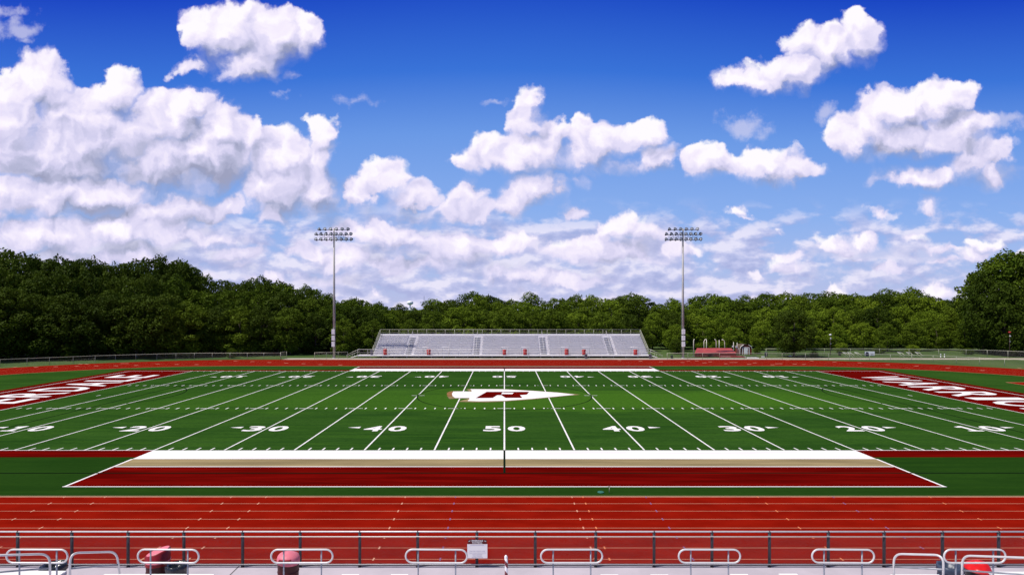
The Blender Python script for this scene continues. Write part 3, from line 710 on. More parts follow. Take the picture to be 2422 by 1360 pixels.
def barrel(name, label, x, y, r, h, bm, lid=None, lm=None, tilt=0.0, rz=0.0, ribs=True):
    o = thing(name, label, 'trash can', (x, y, 0), rz)
    m = MB(); pr = [(r * 0.90, 0.0), (r * 0.93, 0.03)]
    for k in range(1, 10):
        t = k / 10; rr = r * (0.93 + 0.07 * t); pr.append((rr, h * t))
        if ribs and k in (3, 6): pr += [(rr + 0.012, h * t + 0.012), (rr + 0.012, h * t + 0.03), (rr, h * t + 0.042)]
    pr += [(r, h - 0.03), (r + 0.016, h - 0.025), (r + 0.016, h), (r - 0.012, h), (r - 0.02, h - 0.25), (0.0, h - 0.27)]
    m.lathe(pr, 28); m.build('drum', bm, o)
    if lid == 'dome':
        m = MB(); m.lathe([(r + 0.022, -0.06), (r + 0.024, 0.05), (r + 0.01, 0.13), (r * 0.92, 0.19), (r * 0.55, 0.25), (0.0, 0.27)], 28, (0, 0, h + 0.01), Matrix.Rotation(tilt, 3, 'Y'))
        m.build('lid', lm, o)
        m = MB(); m.box(-r * 0.55, r * 0.55, -r - 0.028, -r * 0.60, h + 0.075, h + 0.16); m.build('flap', M['red_plastic'] if lm is not M['red_plastic'] else M['pink_lid'], o)
    elif lid == 'slant':       # drum-like hood cut off by a slanting plane
        n = 28; vs = []; hh = lambda a: 0.27 + 0.10 * math.cos(a - R(30)) + 0.02
        for k in range(n): a = 2 * math.pi * k / n; vs.append(((r + 0.02) * math.cos(a), (r + 0.02) * math.sin(a), h - 0.10))
        for k in range(n): a = 2 * math.pi * k / n; vs.append(((r + 0.02) * math.cos(a), (r + 0.02) * math.sin(a), h + hh(a)))
        for k in range(n): a = 2 * math.pi * k / n; vs.append(((r - 0.02) * math.cos(a), (r - 0.02) * math.sin(a), h + hh(a) + 0.03))
        fs = [(k, (k + 1) % n, n + (k + 1) % n, n + k) for k in range(n)] + [(n + k, n + (k + 1) % n, 2 * n + (k + 1) % n, 2 * n + k) for k in range(n)]
        MB().add(vs, fs, True).build('hood', M['red_plastic'], o)
        MB().add([v for v in vs[2 * n:]] , [tuple(range(n))]).build('lid', lm, o)
        MB().lathe([(r + 0.024, h + 0.0), (r + 0.034, h + 0.012), (r + 0.034, h + 0.035), (r + 0.024, h + 0.045)], 28).build('band', M['pink_lid'], o)
    elif lid == 'bag':
        m = MB(); n = 36; vs = []; fs = []; rr_ = random.Random(int(x * 100))
        rings = [(r + 0.022, -0.17), (r + 0.035, -0.08), (r + 0.030, 0.012), (r * 0.93, 0.035), (r * 0.80, -0.02), (r * 0.70, -0.14), (0.02, -0.18)]
        for (q, z) in rings:
            for k in range(n): a = 2 * math.pi * k / n; j = 1 + 0.035 * math.sin(7 * a + z * 9) + rr_.uniform(-0.02, 0.02); vs.append((q * j * math.cos(a), q * j * math.sin(a), h + z + rr_.uniform(-0.012, 0.012)))
        for i in range(len(rings) - 1):
            for k in range(n): l = (k + 1) % n; fs.append((i * n + k, i * n + l, (i + 1) * n + l, (i + 1) * n + k))
        m.add(vs, fs, True); m.build('bag', lm, o)
    elif lid == 'lump':
        m = MB(); n = 28; vs = []; fs = []
        for i in range(9):
            ph = math.pi / 2 * i / 8
            for k in range(n):
                a = 2 * math.pi * k / n; q = 1 + 0.10 * math.sin(3 * a + 2 * ph) + 0.05 * math.sin(7 * a)
                vs.append((r * 1.05 * math.cos(ph) * math.cos(a) * (q if i else 1), r * 1.05 * math.cos(ph) * math.sin(a) * (q if i else 1), h - 0.02 + 0.26 * math.sin(ph) * (1 + 0.25 * math.sin(a + 1.0))))
        for i in range(8):
            for k in range(n): l = (k + 1) % n; fs.append((i * n + k, i * n + l, (i + 1) * n + l, (i + 1) * n + k))
        m.add(vs, fs, True); m.build('bag', lm, o)
    return o
def build_bins():
    z = 19.9
    barrel('trash_barrel', 'tall red barrel with a slanting pink lid behind the second guard rail', gx(373.5, z), z, 0.355, 0.88, M['drum_maroon'], 'slant', M['pink_lid'], rz=R(-20))
    barrel('trash_can', 'black bin with a black bag beside the pink lidded barrel', gx(420, 19.5), 19.45, 0.30, 0.93, M['black_plastic'], 'bag', M['bag'])
    barrel('trash_barrel', 'red barrel with a pink domed lid and flap behind the third guard rail', gx(682, z), z, 0.345, 0.88, M['drum_maroon'], 'dome', M['pink_lid'], R(6))
    barrel('trash_can', 'black bin with a bluish bag behind the first guard rail at left', gx(127, 19.4), 19.4, 0.34, 0.95, M['black_plastic'], 'bag', M['bag'])
    barrel('trash_can', 'slate blue bin with a dark bag behind the curved handrail at right', gx(2247, 19.5), 19.5, 0.35, 0.88, M['blue_plastic'], 'bag', M['blue_plastic'])
    barrel('trash_can', 'bin covered by a bright red bag near the right edge', gx(2314, 19.7), 19.7, 0.36, 0.68, M['black_plastic'], 'lump', M['bright_red'])
def build_sign():
    y = 21.33; x = gx(1129, y); h0 = hz(1319.5, y); h1 = hz(1275, y); w = 0.358; hm = h1 - 0.165
    o = thing('notice_board', 'white notice with a maroon football heading hung on the near fence', 'sign', (x, y, h0))
    H = h1 - h0; Hm = hm - h0
    m = MB(); m.box(-w, w, -0.006, 0.006, 0, Hm)
    m.build('panel', M['sign_white'], o)
    n = []; r = 0.04
    W2 = w - 0.02
    pts = [(-W2, Hm), (W2, Hm), (W2, H - r), (W2 - r * 0.3, H - r * 0.3), (W2 - r, H), (-W2 + r, H), (-W2 + r * 0.3, H - r * 0.3), (-W2, H - r)]
    k = len(pts); MB().add([(a, -0.006, b) for a, b in pts] + [(a, 0.006, b) for a, b in pts], [tuple(range(k)), tuple(range(k, 2 * k))[::-1]] + [(i, i + k, (i + 1) % k + k, (i + 1) % k) for i in range(k)]).build('heading', M['sign_maroon'], o)
    t = MB(); f = lambda cx_, cz: (lambda u, v: (cx_ + u, -0.0095, cz + v))
    put_text(t, 'RIVERDALE', f(0, H - 0.045), 0.40, 0.058, 0.03); put_text(t, 'FOOTBALL', f(0, H - 0.118), 0.36, 0.055, 0.03)
    t.build('heading_lettering', M['white_paint'], o)
    for sx in (-1, 1):
        t = MB(); t.add([(sx * 0.32, -0.0095, H - 0.075), (sx * 0.30, -0.0095, H - 0.05), (sx * 0.245, -0.0095, H - 0.035), (sx * 0.26, -0.0095, H - 0.06)], [(0, 1, 2, 3) if sx > 0 else (3, 2, 1, 0)])
        t.build('arrowhead_mark', M['white_paint'], o)
    MB().box(-0.25, 0.25, -0.0095, -0.0065, Hm - 0.045, Hm - 0.037).build('rule', M['sign_ink'], o)
    for s, cz, ww in (('Scan this code to view', 0.262, 0.56), ("Today's Rosters, Player Bios/Info", 0.192, 0.62), ('Photos, Standings', 0.142, 0.34), ('Team Statistics', 0.092, 0.32), ('Information and more', 0.042, 0.40)):
        t = MB(); put_text(t, s, f(0, cz), ww, 0.030, 0.01); t.build('text_line', M['sign_ink'], o)
    for a in (-0.3, 0.3):
        for b in (0.03, Hm - 0.03): MB().lathe([(0.008, 0), (0.006, 0.006), (0, 0.008)], 8, (a, -0.006, b), Matrix.Rotation(R(90), 3, 'X')).build('screw', M['galv'], o)

# ------------------------------------------------------------------ far side
def build_bleacher():
    xL, xR, y0 = -24.6, 26.9, 111.9; dk = 0.56; rows = 11; dep = 0.60; rise = 0.292
    o = thing('bleacher', 'long grey aluminium bleacher with eleven rows and a front walkway across the field', 'bleacher', (0, 0, 0))
    xl2 = gx(846, 110.3); yF = 110.3
    m = MB(); 
    for k in range(4): m.box(xl2, xR + 0.1, yF + k * 0.4, yF + k * 0.4 + 0.385, dk - 0.06, dk)
    m.build('front_walkway', M['alu_white'], o)
    MB().box(xl2, xR + 0.1, yF - 0.03, yF - 0.003, dk - 0.20, dk + 0.02).build('fascia', M['alu_white'], o)
    ais = (-18.1, -5.3, 7.4, 20.1)
    spans = []; p = xL
    for a in ais: spans.append((p, a - 0.95)); p = a + 0.95
    spans.append((p, xR))
    for r_ in range(rows):
        ys = y0 + r_ * dep; zf = dk + r_ * rise
        f = MB(); f.box(xL, xR, ys + 0.02, ys + dep - 0.02, zf - 0.04, zf)
        f.build('footboard', M['alu'], o)
        rz = MB(); rz.box(xL, xR, ys + dep - 0.019, ys + dep - 0.001, zf + 0.002, zf + rise - 0.042); rz.build('riser', M['alu'], o)
        for a, b in spans:
            s = MB(); s.box(a, b, ys + 0.30, ys + 0.545, zf + 0.40, zf + 0.44)
            n = max(1, round((b - a) / 2.13)); st = (b - a) / n
            for i in range(n + 1):
                x = min(max(a + i * st, a + 0.03), b - 0.03); s.box(x - 0.022, x + 0.022, ys + 0.37, ys + 0.45, zf - 0.002, zf + 0.402)
                if 0 < i < n: s.box(x - 0.03, x + 0.03, ys + 0.297, ys + 0.548, zf + 0.438, zf + 0.446)
            s.build('bench_seat', M['alu_white'], o)
        if r_:
            for a in ais:
                st = MB(); st.box(a - 0.55, a + 0.55, ys - 0.28, ys + 0.0, zf - rise * 0.5 - 0.03, zf - rise * 0.5 + 0.008)
                st.build('aisle_step', M['galv'], o)
    yb = y0 + rows * dep; zb = dk + rows * rise
    MB().box(xL, xR, yb + 0.0, yb + 0.05, zb - 0.05, zb + 0.35).build('back_board', M['alu_white'], o)
    # rails
    m = MB(); zt = hz(779.5, yb + 0.1)
    m.tube([(xL, yb + 0.1, zt), (xR, yb + 0.1, zt)], 0.035, 6); m.tube([(xL, yb + 0.1, (zt + zb) / 2 + 0.1), (xR, yb + 0.1, (zt + zb) / 2 + 0.1)], 0.012, 4)
    for i in range(29): x = xL + (xR - xL) * i / 28; m.tube([(x, yb + 0.1, zb - 0.2), (x, yb + 0.1, zt)], 0.028, 6)
    m.build('back_railing', M['pale_rail'], o)
    for x in (xL - 0.05, xR + 0.05):
        m = MB(); y1 = y0 + 0.1
        m.tube([(x, yb + 0.1, zt), (x, y1, dk + 1.15), (x, y1, dk)], 0.035, 6); m.tube([(x, yb + 0.1, zt - 0.6), (x, y1, dk + 0.55)], 0.02, 5)
        for i in range(1, 22):
            t = i / 22; yy = yb + 0.1 + (y1 - yb - 0.1) * t; za = zt + (dk + 1.15 - zt) * t; m.tube([(x, yy, za - 1.1), (x, yy, za)], 0.014, 4)
        m.build('side_railing', M['pale_rail'], o)
    m = MB(); zr = dk + 1.04; n = 29
    m.tube([(xl2, yF, zr), (xR + 0.1, yF, zr)], 0.035, 6); m.tube([(xl2, yF, dk + 0.52), (xR + 0.1, yF, dk + 0.52)], 0.015, 5)
    m.tube([(xl2, yF, zr), (xl2, yF + 1.5, zr)], 0.03, 6)
    for i in range(n + 1): x = xl2 + (xR + 0.1 - xl2) * i / n; m.tube([(x, yF, dk), (x, yF, zr)], 0.026, 6)
    m.build('front_railing', M['rail'], o)
    # aisle handrails
    for a in ais:
        m = MB()
        pts = [(a, y0 + 0.1, dk + 0.85)] + [(a, yb - 0.3, zb + 0.95)]
        m.tube(pts, 0.028, 6)
        for t in (0.0, 0.25, 0.5, 0.75, 1.0):
            yy = pts[0][1] + (pts[1][1] - pts[0][1]) * t; zz_ = pts[0][2] + (pts[1][2] - pts[0][2]) * t; m.tube([(a, yy, zz_ - 0.9), (a, yy, zz_)], 0.022, 5)
        m.build('aisle_handrail', M['rail'], o)
    # understructure
    m = MB(); xs = [xl2 + 0.1 + (xR - xl2 - 0.1) * i / 24 for i in range(25)]
    for i, x in enumerate(xs):
        m.box(x - 0.03, x + 0.03, yF + 0.06, yF + 0.12, 0, dk - 0.07)
        for yy in (y0 + 0.6, y0 + 3, yb - 0.1):
            if x < xL: continue
            zz_ = dk + (yy - y0) / dep * rise - 0.35; m.box(x - 0.035, x + 0.035, yy - 0.035, yy + 0.035, 0, zz_)
        if i % 2 == 0 and i < 24:
            x2 = xs[i + 1]
            m.tube([(x, yF + 0.09, 0.03), (x2, yF + 0.09, dk - 0.10)] if i % 4 else [(x, yF + 0.09, dk - 0.10), (x2, yF + 0.09, 0.03)], 0.022, 4)
            m.tube([(x, y0 + 3, 0.05), (x2, y0 + 3, 1.5)], 0.022, 4)
        if x > xL: m.tube([(x, y0 + 0.2, dk - 0.2), (x, yb, zb - 0.3)], 0.04, 4)
    m.build('understructure', M['galv'], o)
    # stairs and ramp rails at both ends
    for sx, xe, ln in ((-1, xl2, 2.0), (1, xR + 0.1, 2.1)):
        s = MB()
        for k in range(3): s.box(min(xe + sx * (0.05 + k * 0.45), xe + sx * (0.45 + k * 0.45)), max(xe + sx * (0.05 + k * 0.45), xe + sx * (0.45 + k * 0.45)), yF + 0.05, yF + 1.45, dk - 0.14 * (k + 1) - 0.04, dk - 0.14 * (k + 1))
        s.build('end_stairs', M['alu'], o)
        s = MB()
        for yy in (yF, yF + 1.5):
            for dz in (0, -0.45):
                s.tube([(xe, yy, zr + dz), (xe + sx * ln, yy, 0.62 + dz * 0.6)], 0.028, 6)
            s.tube([(xe + sx * ln, yy, 0.62), (xe + sx * ln, yy, 0)], 0.028, 6); s.tube([(xe + sx * ln * 0.5, yy, 0), (xe + sx * ln * 0.5, yy, 0.8)], 0.024, 6)
        s.build('stair_railing', M['pale_rail'], o)
    # standing rails and barrels on the walkway: things that stand on it
    zz = yF + 0.95; parts = []
    pos = (912.5, 1009, 1054.5, 1195, 1242, 1337, 1386, 1501)
    names = ['in front of the leftmost red barrel', 'left of the second red barrel from the left', 'standing alone, third from the left', 'around the midfield red barrel', 'behind the fourth red barrel from the left', 'left of the fifth red barrel', 'beside the sixth red barrel', 'around the rightmost red barrel']
    for i, p_ in enumerate(pos):
        t = thing('viewing_rail', 'white frame rail on the far walkway ' + names[i], 'railing', (gx(p_, zz), zz, dk), 0, 'white frame rails on the far walkway')
        if not parts:
            m = MB(); m.tube([(-0.78, 0, 1.42), (0.78, 0, 1.42)], 0.035, 6); m.tube([(-0.78, 0, 0.95), (0.78, 0, 0.95)], 0.018, 5); parts.append(m.build('cross_bars', M['white_paint'], t))
            for sx in (-0.66, 0.66): parts.append(MB().tube([(sx, 0, 0), (sx, 0, 1.42)], 0.026, 6).build('post', M['galv'], t))
        else: fast_copy(parts, t)
    zz = yF + 0.55; parts = []
    for i, (p_, lab) in enumerate(((911, 'leftmost red barrel on the far bleacher walkway'), (1014, 'red barrel on the far walkway, second from the left'), (1193, 'red barrel on the far walkway right at the midfield line'), (1242, 'red barrel on the far walkway just right of midfield'),
                    (1340, 'red barrel on the far walkway, fifth from the left'), (1381, 'red barrel on the far walkway above the grey ground bin'), (1503, 'rightmost red barrel on the far bleacher walkway'))):
        t = thing('red_barrel', lab, 'trash can', (gx(p_, zz), zz, dk), R(i * 40), 'red barrels on the far walkway'); t.scale = (1.15 + 0.06 * math.sin(i * 2.1), 1.15 + 0.06 * math.sin(i * 2.1), 1.05 + 0.07 * math.cos(i * 1.7))
        if not parts:
            m = MB(); m.lathe([(0.27, 0), (0.30, 0.04), (0.30, 0.30), (0.32, 0.32), (0.30, 0.34), (0.30, 0.58), (0.32, 0.6), (0.30, 0.62), (0.30, 0.84)], 16); parts.append(m.build('drum', M['far_red'], t))
            m = MB(); m.lathe([(0.33, 0.82), (0.33, 0.88), (0.27, 1.0), (0.0, 1.05)], 16); parts.append(m.build('lid', M['far_red'], t))
        else: fast_copy(parts, t)
    def can(label, px, z, h, r, mt, zb_=0.0):
        t = thing('waste_bin', label, 'trash can', (gx(px, z), z, zb_))
        MB().lathe([(r * 0.85, 0), (r * 0.9, 0.03), (r, h * 0.9), (r * 1.06, h * 0.91), (r * 1.06, h * 0.95), (r, h * 0.96)], 16).build('bin_body', mt, t)
        MB().lathe([(r * 1.0, h * 0.962), (r * 0.95, h), (0, h * 1.05)], 16).build('lid', mt, t)
    can('grey bin on the left end of the far bleacher walkway', 879, yF + 0.6, 0.85, 0.27, M['grey_can'], dk)
    can('grey bin on the ground under the sixth red barrel', 1386, 109.3, 0.78, 0.26, M['grey_can'])
    can('grey bin on the ground at the right end of the far bleacher', 1538, 109.4, 0.80, 0.28, M['grey_can'])
    can('dark green bin on the grass between the bleacher and the right light tower', 1589, 109.6, 0.60, 0.24, M['green_plastic'])
    can('blue grey bin on the grass in front of the round tree', 1812, 114.5, 0.75, 0.30, M['blue_plastic'])
    can('black bin far right beside the leaning hurdles', 1986, 116, 0.75, 0.25, M['black_plastic'])

def build_towers():
    z = 110.6; par = []
    for i, (px, lab) in enumerate(((790, 'tall floodlight tower left of the far bleacher'), (1615.5, 'tall floodlight tower right of the far bleacher'))):
        o = thing('light_tower', lab, 'light tower', (gx(px, z), z, 0), R(0 if i == 0 else 180), 'stadium light towers')
        if i == 0:
            T = hz(541, z)
            m = MB(); m.tube([(0, 0, -0.05), (0, 0, T)], 0.23, 14, r2=0.115); m.build('pole', M['pole'], o)
            rows = [(hz(544, z), 6, 2.62), (hz(555.5, z), 8, 3.18), (hz(568, z), 8, 3.22)]
            lampmesh = None
            for (h, n, hw) in rows:
                MB().box(-hw - 0.1, hw + 0.1, -0.05, 0.05, h - 0.05, h + 0.05).build('crossarm', M['galv'], o)
                for k in range(n):
                    x = -hw + 2 * hw * k / (n - 1)
                    if abs(x) < 0.35: x = 0.42 * (1 if x >= 0 else -1)
                    if lampmesh is None:
                        m = MB(); A = Matrix.Rotation(R(58), 3, 'X')
                        m.lathe([(0.09, -0.30), (0.13, -0.26), (0.13, -0.10), (0.22, -0.02), (0.30, 0.10), (0.325, 0.22), (0.31, 0.22), (0.28, 0.18)], 14, (0, 0, 0), A)
                        m.box(-0.03, 0.03, -0.02, 0.30, -0.02, 0.06)
                        lm_ = m.build('floodlight', M['lamp'], o, (x, -0.22, h + 0.05)); lampmesh = lm_.data
                        g_ = MB(); g_.lathe([(0.29, 0.185), (0.2, 0.20), (0, 0.21)], 14, (0, 0, 0), A); gl = g_.build('lens', M['lens'], lm_); glm = gl.data
                        lamps = lm_
                    else:
                        lm_ = link('floodlight', lampmesh, o, (x, -0.22, h + 0.05)); gl = link('lens', glm, lm_)
                    lm_.rotation_euler.z = R(-28 + 56 * k / (n - 1) + rng.uniform(-12, 12))
            m = MB(); ha, hb = rows[2][0] + 0.05, rows[1][0] - 0.05; hw = 2.6
            for s in (-1, 1):
                prev = 0.1
                for k in range(1, 4):
                    x = hw * k / 3
                    m.tube([(s * x, 0, ha), (s * x, 0, hb)], 0.026, 5); m.tube([(s * prev, 0, ha if k % 2 else hb), (s * x, 0, hb if k % 2 else ha)] if False else [(s * prev, 0, hb), (s * (x - 0.06), 0, ha)], 0.022, 5); prev = x
            m.tube([(-hw, 0, (ha + hb) / 2), (hw, 0, (ha + hb) / 2)], 0.018, 4)
            m.build('truss', M['galv'], o)
            for (a, b) in ((778.5, 790.5), (793.5, 805), (808, 819.5)):
                zb_, zt_ = hz(b, z), hz(a, z); bx = MB(); bx.box(-0.31, 0.24, -0.52, -0.24, zb_, zt_)
                for k in range(4): bx.box(-0.27, 0.20, -0.528, -0.52, zb_ + 0.12 + 0.18 * k, zb_ + 0.17 + 0.18 * k)
                bx.build('ballast_box', M['box'], o)
            MB().tube([(0.34, -0.1, 0), (0.30, -0.05, hz(805, z)), (0.20, -0.05, T - 2)], 0.018, 5).build('conduit', M['galv'], o)
            MB().lathe([(0.36, -0.05), (0.36, 0.06), (0.24, 0.10)], 14).build('base_flange', M['galv'], o)
            kids = [c for c in bpy.data.objects if c.parent == o]
        else:
            for ch in kids:
                c = ch.copy(); COL.objects.link(c); c.parent = o
                if ch.name.startswith('floodlight'):
                    gl2 = link('lens', glm, c)
                    # the second tower is turned round: keep its lamps facing the field
                    c.location = (-ch.location.x, -ch.location.y, ch.location.z); c.rotation_euler.z = math.pi - ch.rotation_euler.z * 0.9
                if ch.name.startswith('ballast_box'):
                    c.rotation_euler.z = math.pi; c.location = (0, 0, 0)

def far_fence(label, line, h, post_r=0.03, group=None, name='chain_link_fence', mesh=True, mt='pale_rail', step=0.075):
    """line: ground points (x, y); a post at each"""
    o = thing(name, label, 'fence', (line[0][0], line[0][1], 0)); b = Vector((line[0][0], line[0][1], 0))
    L = [Vector((x, y, 0)) - b for x, y in line]
    MB().tube([p + Vector((0, 0, h)) for p in L], 0.028, 6).build('top_rail', M[mt], o)
    pm = MB().tube([(0, 0, -0.02), (0, 0, h + 0.02)], post_r, 6)
    first = None
    for p in L:
        if first is None: first = pm.build('post', M[mt], o, p)
        else: link('post', first.data, o, p)
    if mesh:
        w = MB()
        for p, q in zip(L[:-1], L[1:]):
            d = q - p; ln = d.length; d.normalize()
            mesh_wires(w, 0, ln, 0, 0.04, h - 0.03, step, 0.0022, p=lambda s, z, p=p, d=d: (p.x + d.x * s, p.y + d.y * s - 0.04, z))
        w.build('wire_mesh', M['wire'], o)
    return o
def build_far_fences():
    pts = [(-160, 881), (-110, 876), (-55, 872), (0, 868), (64, 865.4), (117, 863), (173, 860.5), (225, 858), (273, 856.3), (321, 854.8), (371, 853.2), (416, 852), (460, 851), (502, 850.8), (544, 850.7), (585, 850.6), (624, 850.5), (663, 850.4)]
    far_fence('low chain link fence along the left bend in front of the dark wood', [gp(*p) for p in pts], 1.2)
    o = far_fence('open fence gate at the right end of the left bend fence', [gp(664, 850.2), (gx(678, 109.5), 109.5)], 1.3, name='fence_gate'); o['category'] = 'gate'
    z = 107.6
    far_fence('short chain link fence between the left light tower and the bleacher stairs', [(gx(p, z + q), z + q) for p, q in ((744, 0), (772, 0.6), (800, 1.2), (822, 1.8))], 1.22)
    pts = [(1578, 850.2), (1627, 850.2), (1662, 850.2), (1702, 850.3), (1760, 850.4), (1813, 850.5), (1850, 850.6), (1905, 850.9), (1960, 851.2), (2010, 851.8), (2057, 852.6), (2106, 853.8), (2156, 855.4), (2207, 857), (2262, 859.5), (2317, 862.3), (2376, 865.6), (2440, 869.5), (2520, 875)]
    far_fence('long low chain link fence along the right bend of the track', [gp(*p) for p in pts], 1.15)
    pts = [(1812, 116.0), (1880, 116), (1950, 116), (2012, 116), (2080, 115.5), (2150, 115), (2220, 114), (2285, 113.3), (2335, 112), (2384, 110), (2450, 107), (2540, 103)]
    far_fence('farther chain link fence on the grass bank at right below the trees', [(gx(p, z), z) for p, z in pts], 1.35)

def build_far_props():
    # landing pad under a slanting cover, and its curved uprights
    z = 113.0; xa, xb = gx(1643, z), gx(1742, z); zb = 118.0; xc, xd = gx(1649, zb), gx(1729, zb); hF, hB = 0.62, hz(824, zb)
    o = thing('landing_pad', 'large maroon jumping pad with a slanting lit cover right of the light tower', 'landing mat', (xa, z, 0)); b = Vector((xa, z, 0))
    S = lambda *p: [Vector(q) - b for q in p]
    m = MB(); m.add(S((xa, z, 0), (xb, z, 0), (xb, z, hF), (xa, z, hF), (xc, zb, 0), (xd, zb, 0), (xd, zb, hB - 0.04), (xc, zb, hB - 0.04)), [(0, 1, 2, 3), (1, 5, 6, 2), (5, 4, 7, 6), (4, 0, 3, 7), (4, 5, 1, 0)])
    m.build('pad_body', M['pad_dark'], o)
    m = MB(); e = 0.03
    m.add(S((xa - e, z - e, hF + 0.002), (xb + e, z - e, hF + 0.002), (xd + e, zb + e, hB), (xc - e, zb + e, hB), (xa - e, z - e, hF + 0.07), (xb + e, z - e, hF + 0.07), (xd + e, zb + e, hB + 0.07), (xc - e, zb + e, hB + 0.07)), [(3, 2, 1, 0), (4, 5, 6, 7), (0, 1, 5, 4), (1, 2, 6, 5), (2, 3, 7, 6), (3, 0, 4, 7)])
    m.build('cover', M['pad'], o)
    xm = (xa + xb) / 2
    m = MB(); m.box(0, 0.05, 0, 0.02, 0, hF); m.build('seam', M['pad_dark'], o, S((xm, z - 0.03, 0))[0])
    # mat apron on the grass
    m = MB(); m.add([(0, 0, 0.0), (5.0, 0, 0.0), (4.4, 2.2, 0.0), (1.2, 2.2, 0.0), (0, 0, 0.12), (5.0, 0, 0.12), (4.4, 2.2, 0.12), (1.2, 2.2, 0.12)], [(4, 5, 6, 7), (0, 1, 5, 4), (1, 2, 6, 5), (2, 3, 7, 6), (3, 0, 4, 7)])
    q = m.build('run_up_mat', M['pad'], None, (gx(1700, 111.9), 111.9, 0)); tag(q, 'low red mat on the grass in front of the jumping pad', 'mat')
    for i, (px, top, bot, zz, bend, lab) in enumerate(((1640.5, 802, 839, 114.5, 0.25, 'tall slim white upright left of the jumping pad'), (1665, 802, 838, 118.6, 0.8, 'bent white upright behind the left part of the jumping pad'), (1671, 803, 838, 119.2, 0, 'straight white upright next to the left bent one behind the pad'),
            (1694, 802.5, 838, 118.6, -0.5, 'bent white upright behind the middle of the jumping pad'), (1701, 804, 838, 119.2, 0, 'straight white upright right of the middle bent one behind the pad'), (1714, 803, 838, 118.6, -0.9, 'bent white upright behind the right part of the jumping pad'))):
        o = thing('jump_upright', lab, 'jump stand', (gx(px, zz), zz, 0), 0, 'white uprights around the jumping pad')
        h = hz(top, zz); m = MB()
        if bend: m.tube([(0, 0, 0), (0, 0, h * 0.80), (0.08 * bend, 0, h * 0.9), (0.30 * bend, 0, h * 0.97), (0.62 * bend, 0, h)], 0.075, 8)
        else: m.tube([(0, 0, 0), (0, 0, h)], 0.06, 8)
        m.build('shaft', M['post_white'], o); MB().box(-0.35, 0.35, -0.25, 0.25, 0, 0.06).build('foot', M['galv'], o)
    for px, top, bot, lab in ((1735, 809, 824, 'left one of two white jump stands with a side bracket right of the pad'), (1743.5, 810.5, 825, 'right one of two white jump stands with a side bracket right of the pad'), (1746.8, 823, 842, 'short slim white post between the jumping pad and the little shed')):
        zz = 115.5; h = hz(top, zz); o = thing('jump_stand', lab, 'jump stand', (gx(px, zz), zz, 0))
        MB().tube([(0, 0, 0), (0, 0, h)], 0.05, 8).build('shaft', M['post_white'], o); MB().box(-0.3, 0.3, -0.2, 0.2, 0, 0.06).build('foot', M['galv'], o)
        if top < 820: MB().box(-0.26, 0.06, -0.06, 0.06, h * 0.62, h * 0.74).build('bracket', M['white_paint'], o)
    # little barn-shaped shed
    z = 119.0; x = gx(1764, z); w = 1.17; H = 1.98
    o = thing('garden_shed', 'small maroon barn shaped shed with white trim and a white door', 'shed', (x, z, 0))
    prof = [(-w, 0), (w, 0), (w, 1.15), (w * 0.82, 1.62), (w * 0.42, 1.90), (0, H), (-w * 0.42, 1.90), (-w * 0.82, 1.62), (-w, 1.15)]
    n = len(prof); m = MB(); m.add([(a, 0, b) for a, b in prof] + [(a, 2.4, b) for a, b in prof], [tuple(range(n)), tuple(range(n, 2 * n))[::-1], (1, 0, n, n + 1), (2, 1, n + 1, n + 2), (0, 8, n + 8, n)])
    m.build('wall', M['shed_red'], o)
    m = MB(); rp = prof[2:]; k = len(rp); out = [(a * 1.07, b + 0.05) for a, b in rp]
    m.add([(a, -0.1, b + 0.002) for a, b in rp] + [(a, 2.5, b + 0.002) for a, b in rp] + [(a, -0.1, b) for a, b in out] + [(a, 2.5, b) for a, b in out],
          [(2*k+i, 2*k+i+1, 3*k+i+1, 3*k+i) for i in range(k - 1)] + [(i, i + 1, 2*k+i+1, 2*k+i) for i in range(k - 1)] + [(i + 1, i, k + i, k + i + 1) for i in range(k - 1)] + [(k, k - 0 + 0, 3*k, 2*k)][:0])
    m.build('roof', M['roof'], o)
    m = MB()
    m.tube([(-w * 1.02, -0.05, 0.1)] + [(a * 1.03, -0.12, b) for a, b in rp[::-1]][:3], 0.05, 4); m.tube([(a * 1.03, -0.12, b) for a, b in rp][:3], 0.05, 4)
    m.box(-0.72, -0.60, -0.06, -0.003, 0, 1.42); m.box(0.60, 0.72, -0.06, -0.003, 0, 1.42); m.box(-0.60, 0.60, -0.06, -0.003, 1.32, 1.44)
    m.build('trim', M['white_paint'], o)
    m = MB(); m.box(-0.38, 0.38, -0.05, -0.003, 0.05, 1.28); dd = m.build('door', M['box'], o)
    MB().box(0.26, 0.30, -0.09, -0.051, 0.62, 0.72).build('handle', M['galv_dark'], dd)
    # boards lying on the grass
    for px, py, w_, lab in ((1716, 843.6, 1.9, 'long white board lying before the jumping pad'), (1762, 843.5, 0.35, 'small white block on the grass below the little shed'), (1778, 845.4, 1.7, 'row like white edging on the grass right of the white block'), (1791, 846, 0.5, 'short white edging piece on the grass, second from the blue bin'), (1805, 843.2, 0.55, 'white board on the grass just left of the blue bin'), (1869, 841, 0.55, 'white board on the grass right of the round tree trunk')):
        x_, z_ = gp(px, py + 1.2); m = MB(); m.box(-w_ / 2, w_ / 2, -0.12, 0.12, 0, 0.14); m.box(-w_ / 2 + 0.03, w_ / 2 - 0.03, -0.10, 0.10, 0.14, 0.16)
        tag(m.build('white_board', M['box'], None, (x_, z_, -0.03)), lab, 'board')
    # banner on the farther fence
    z = 114.9; xa, xb = gx(2045, z), gx(2069, z); za, zb = hz(846.5, z), hz(831, z)
    o = thing('banner', 'white banner with a dark round emblem on its left hung on the right fence', 'banner', ((xa + xb) / 2, z, 0))
    w = (xb - xa) / 2; MB().box(-w, w, -0.015, 0.015, max(za, 0.1), zb).build('cloth', M['box'], o)
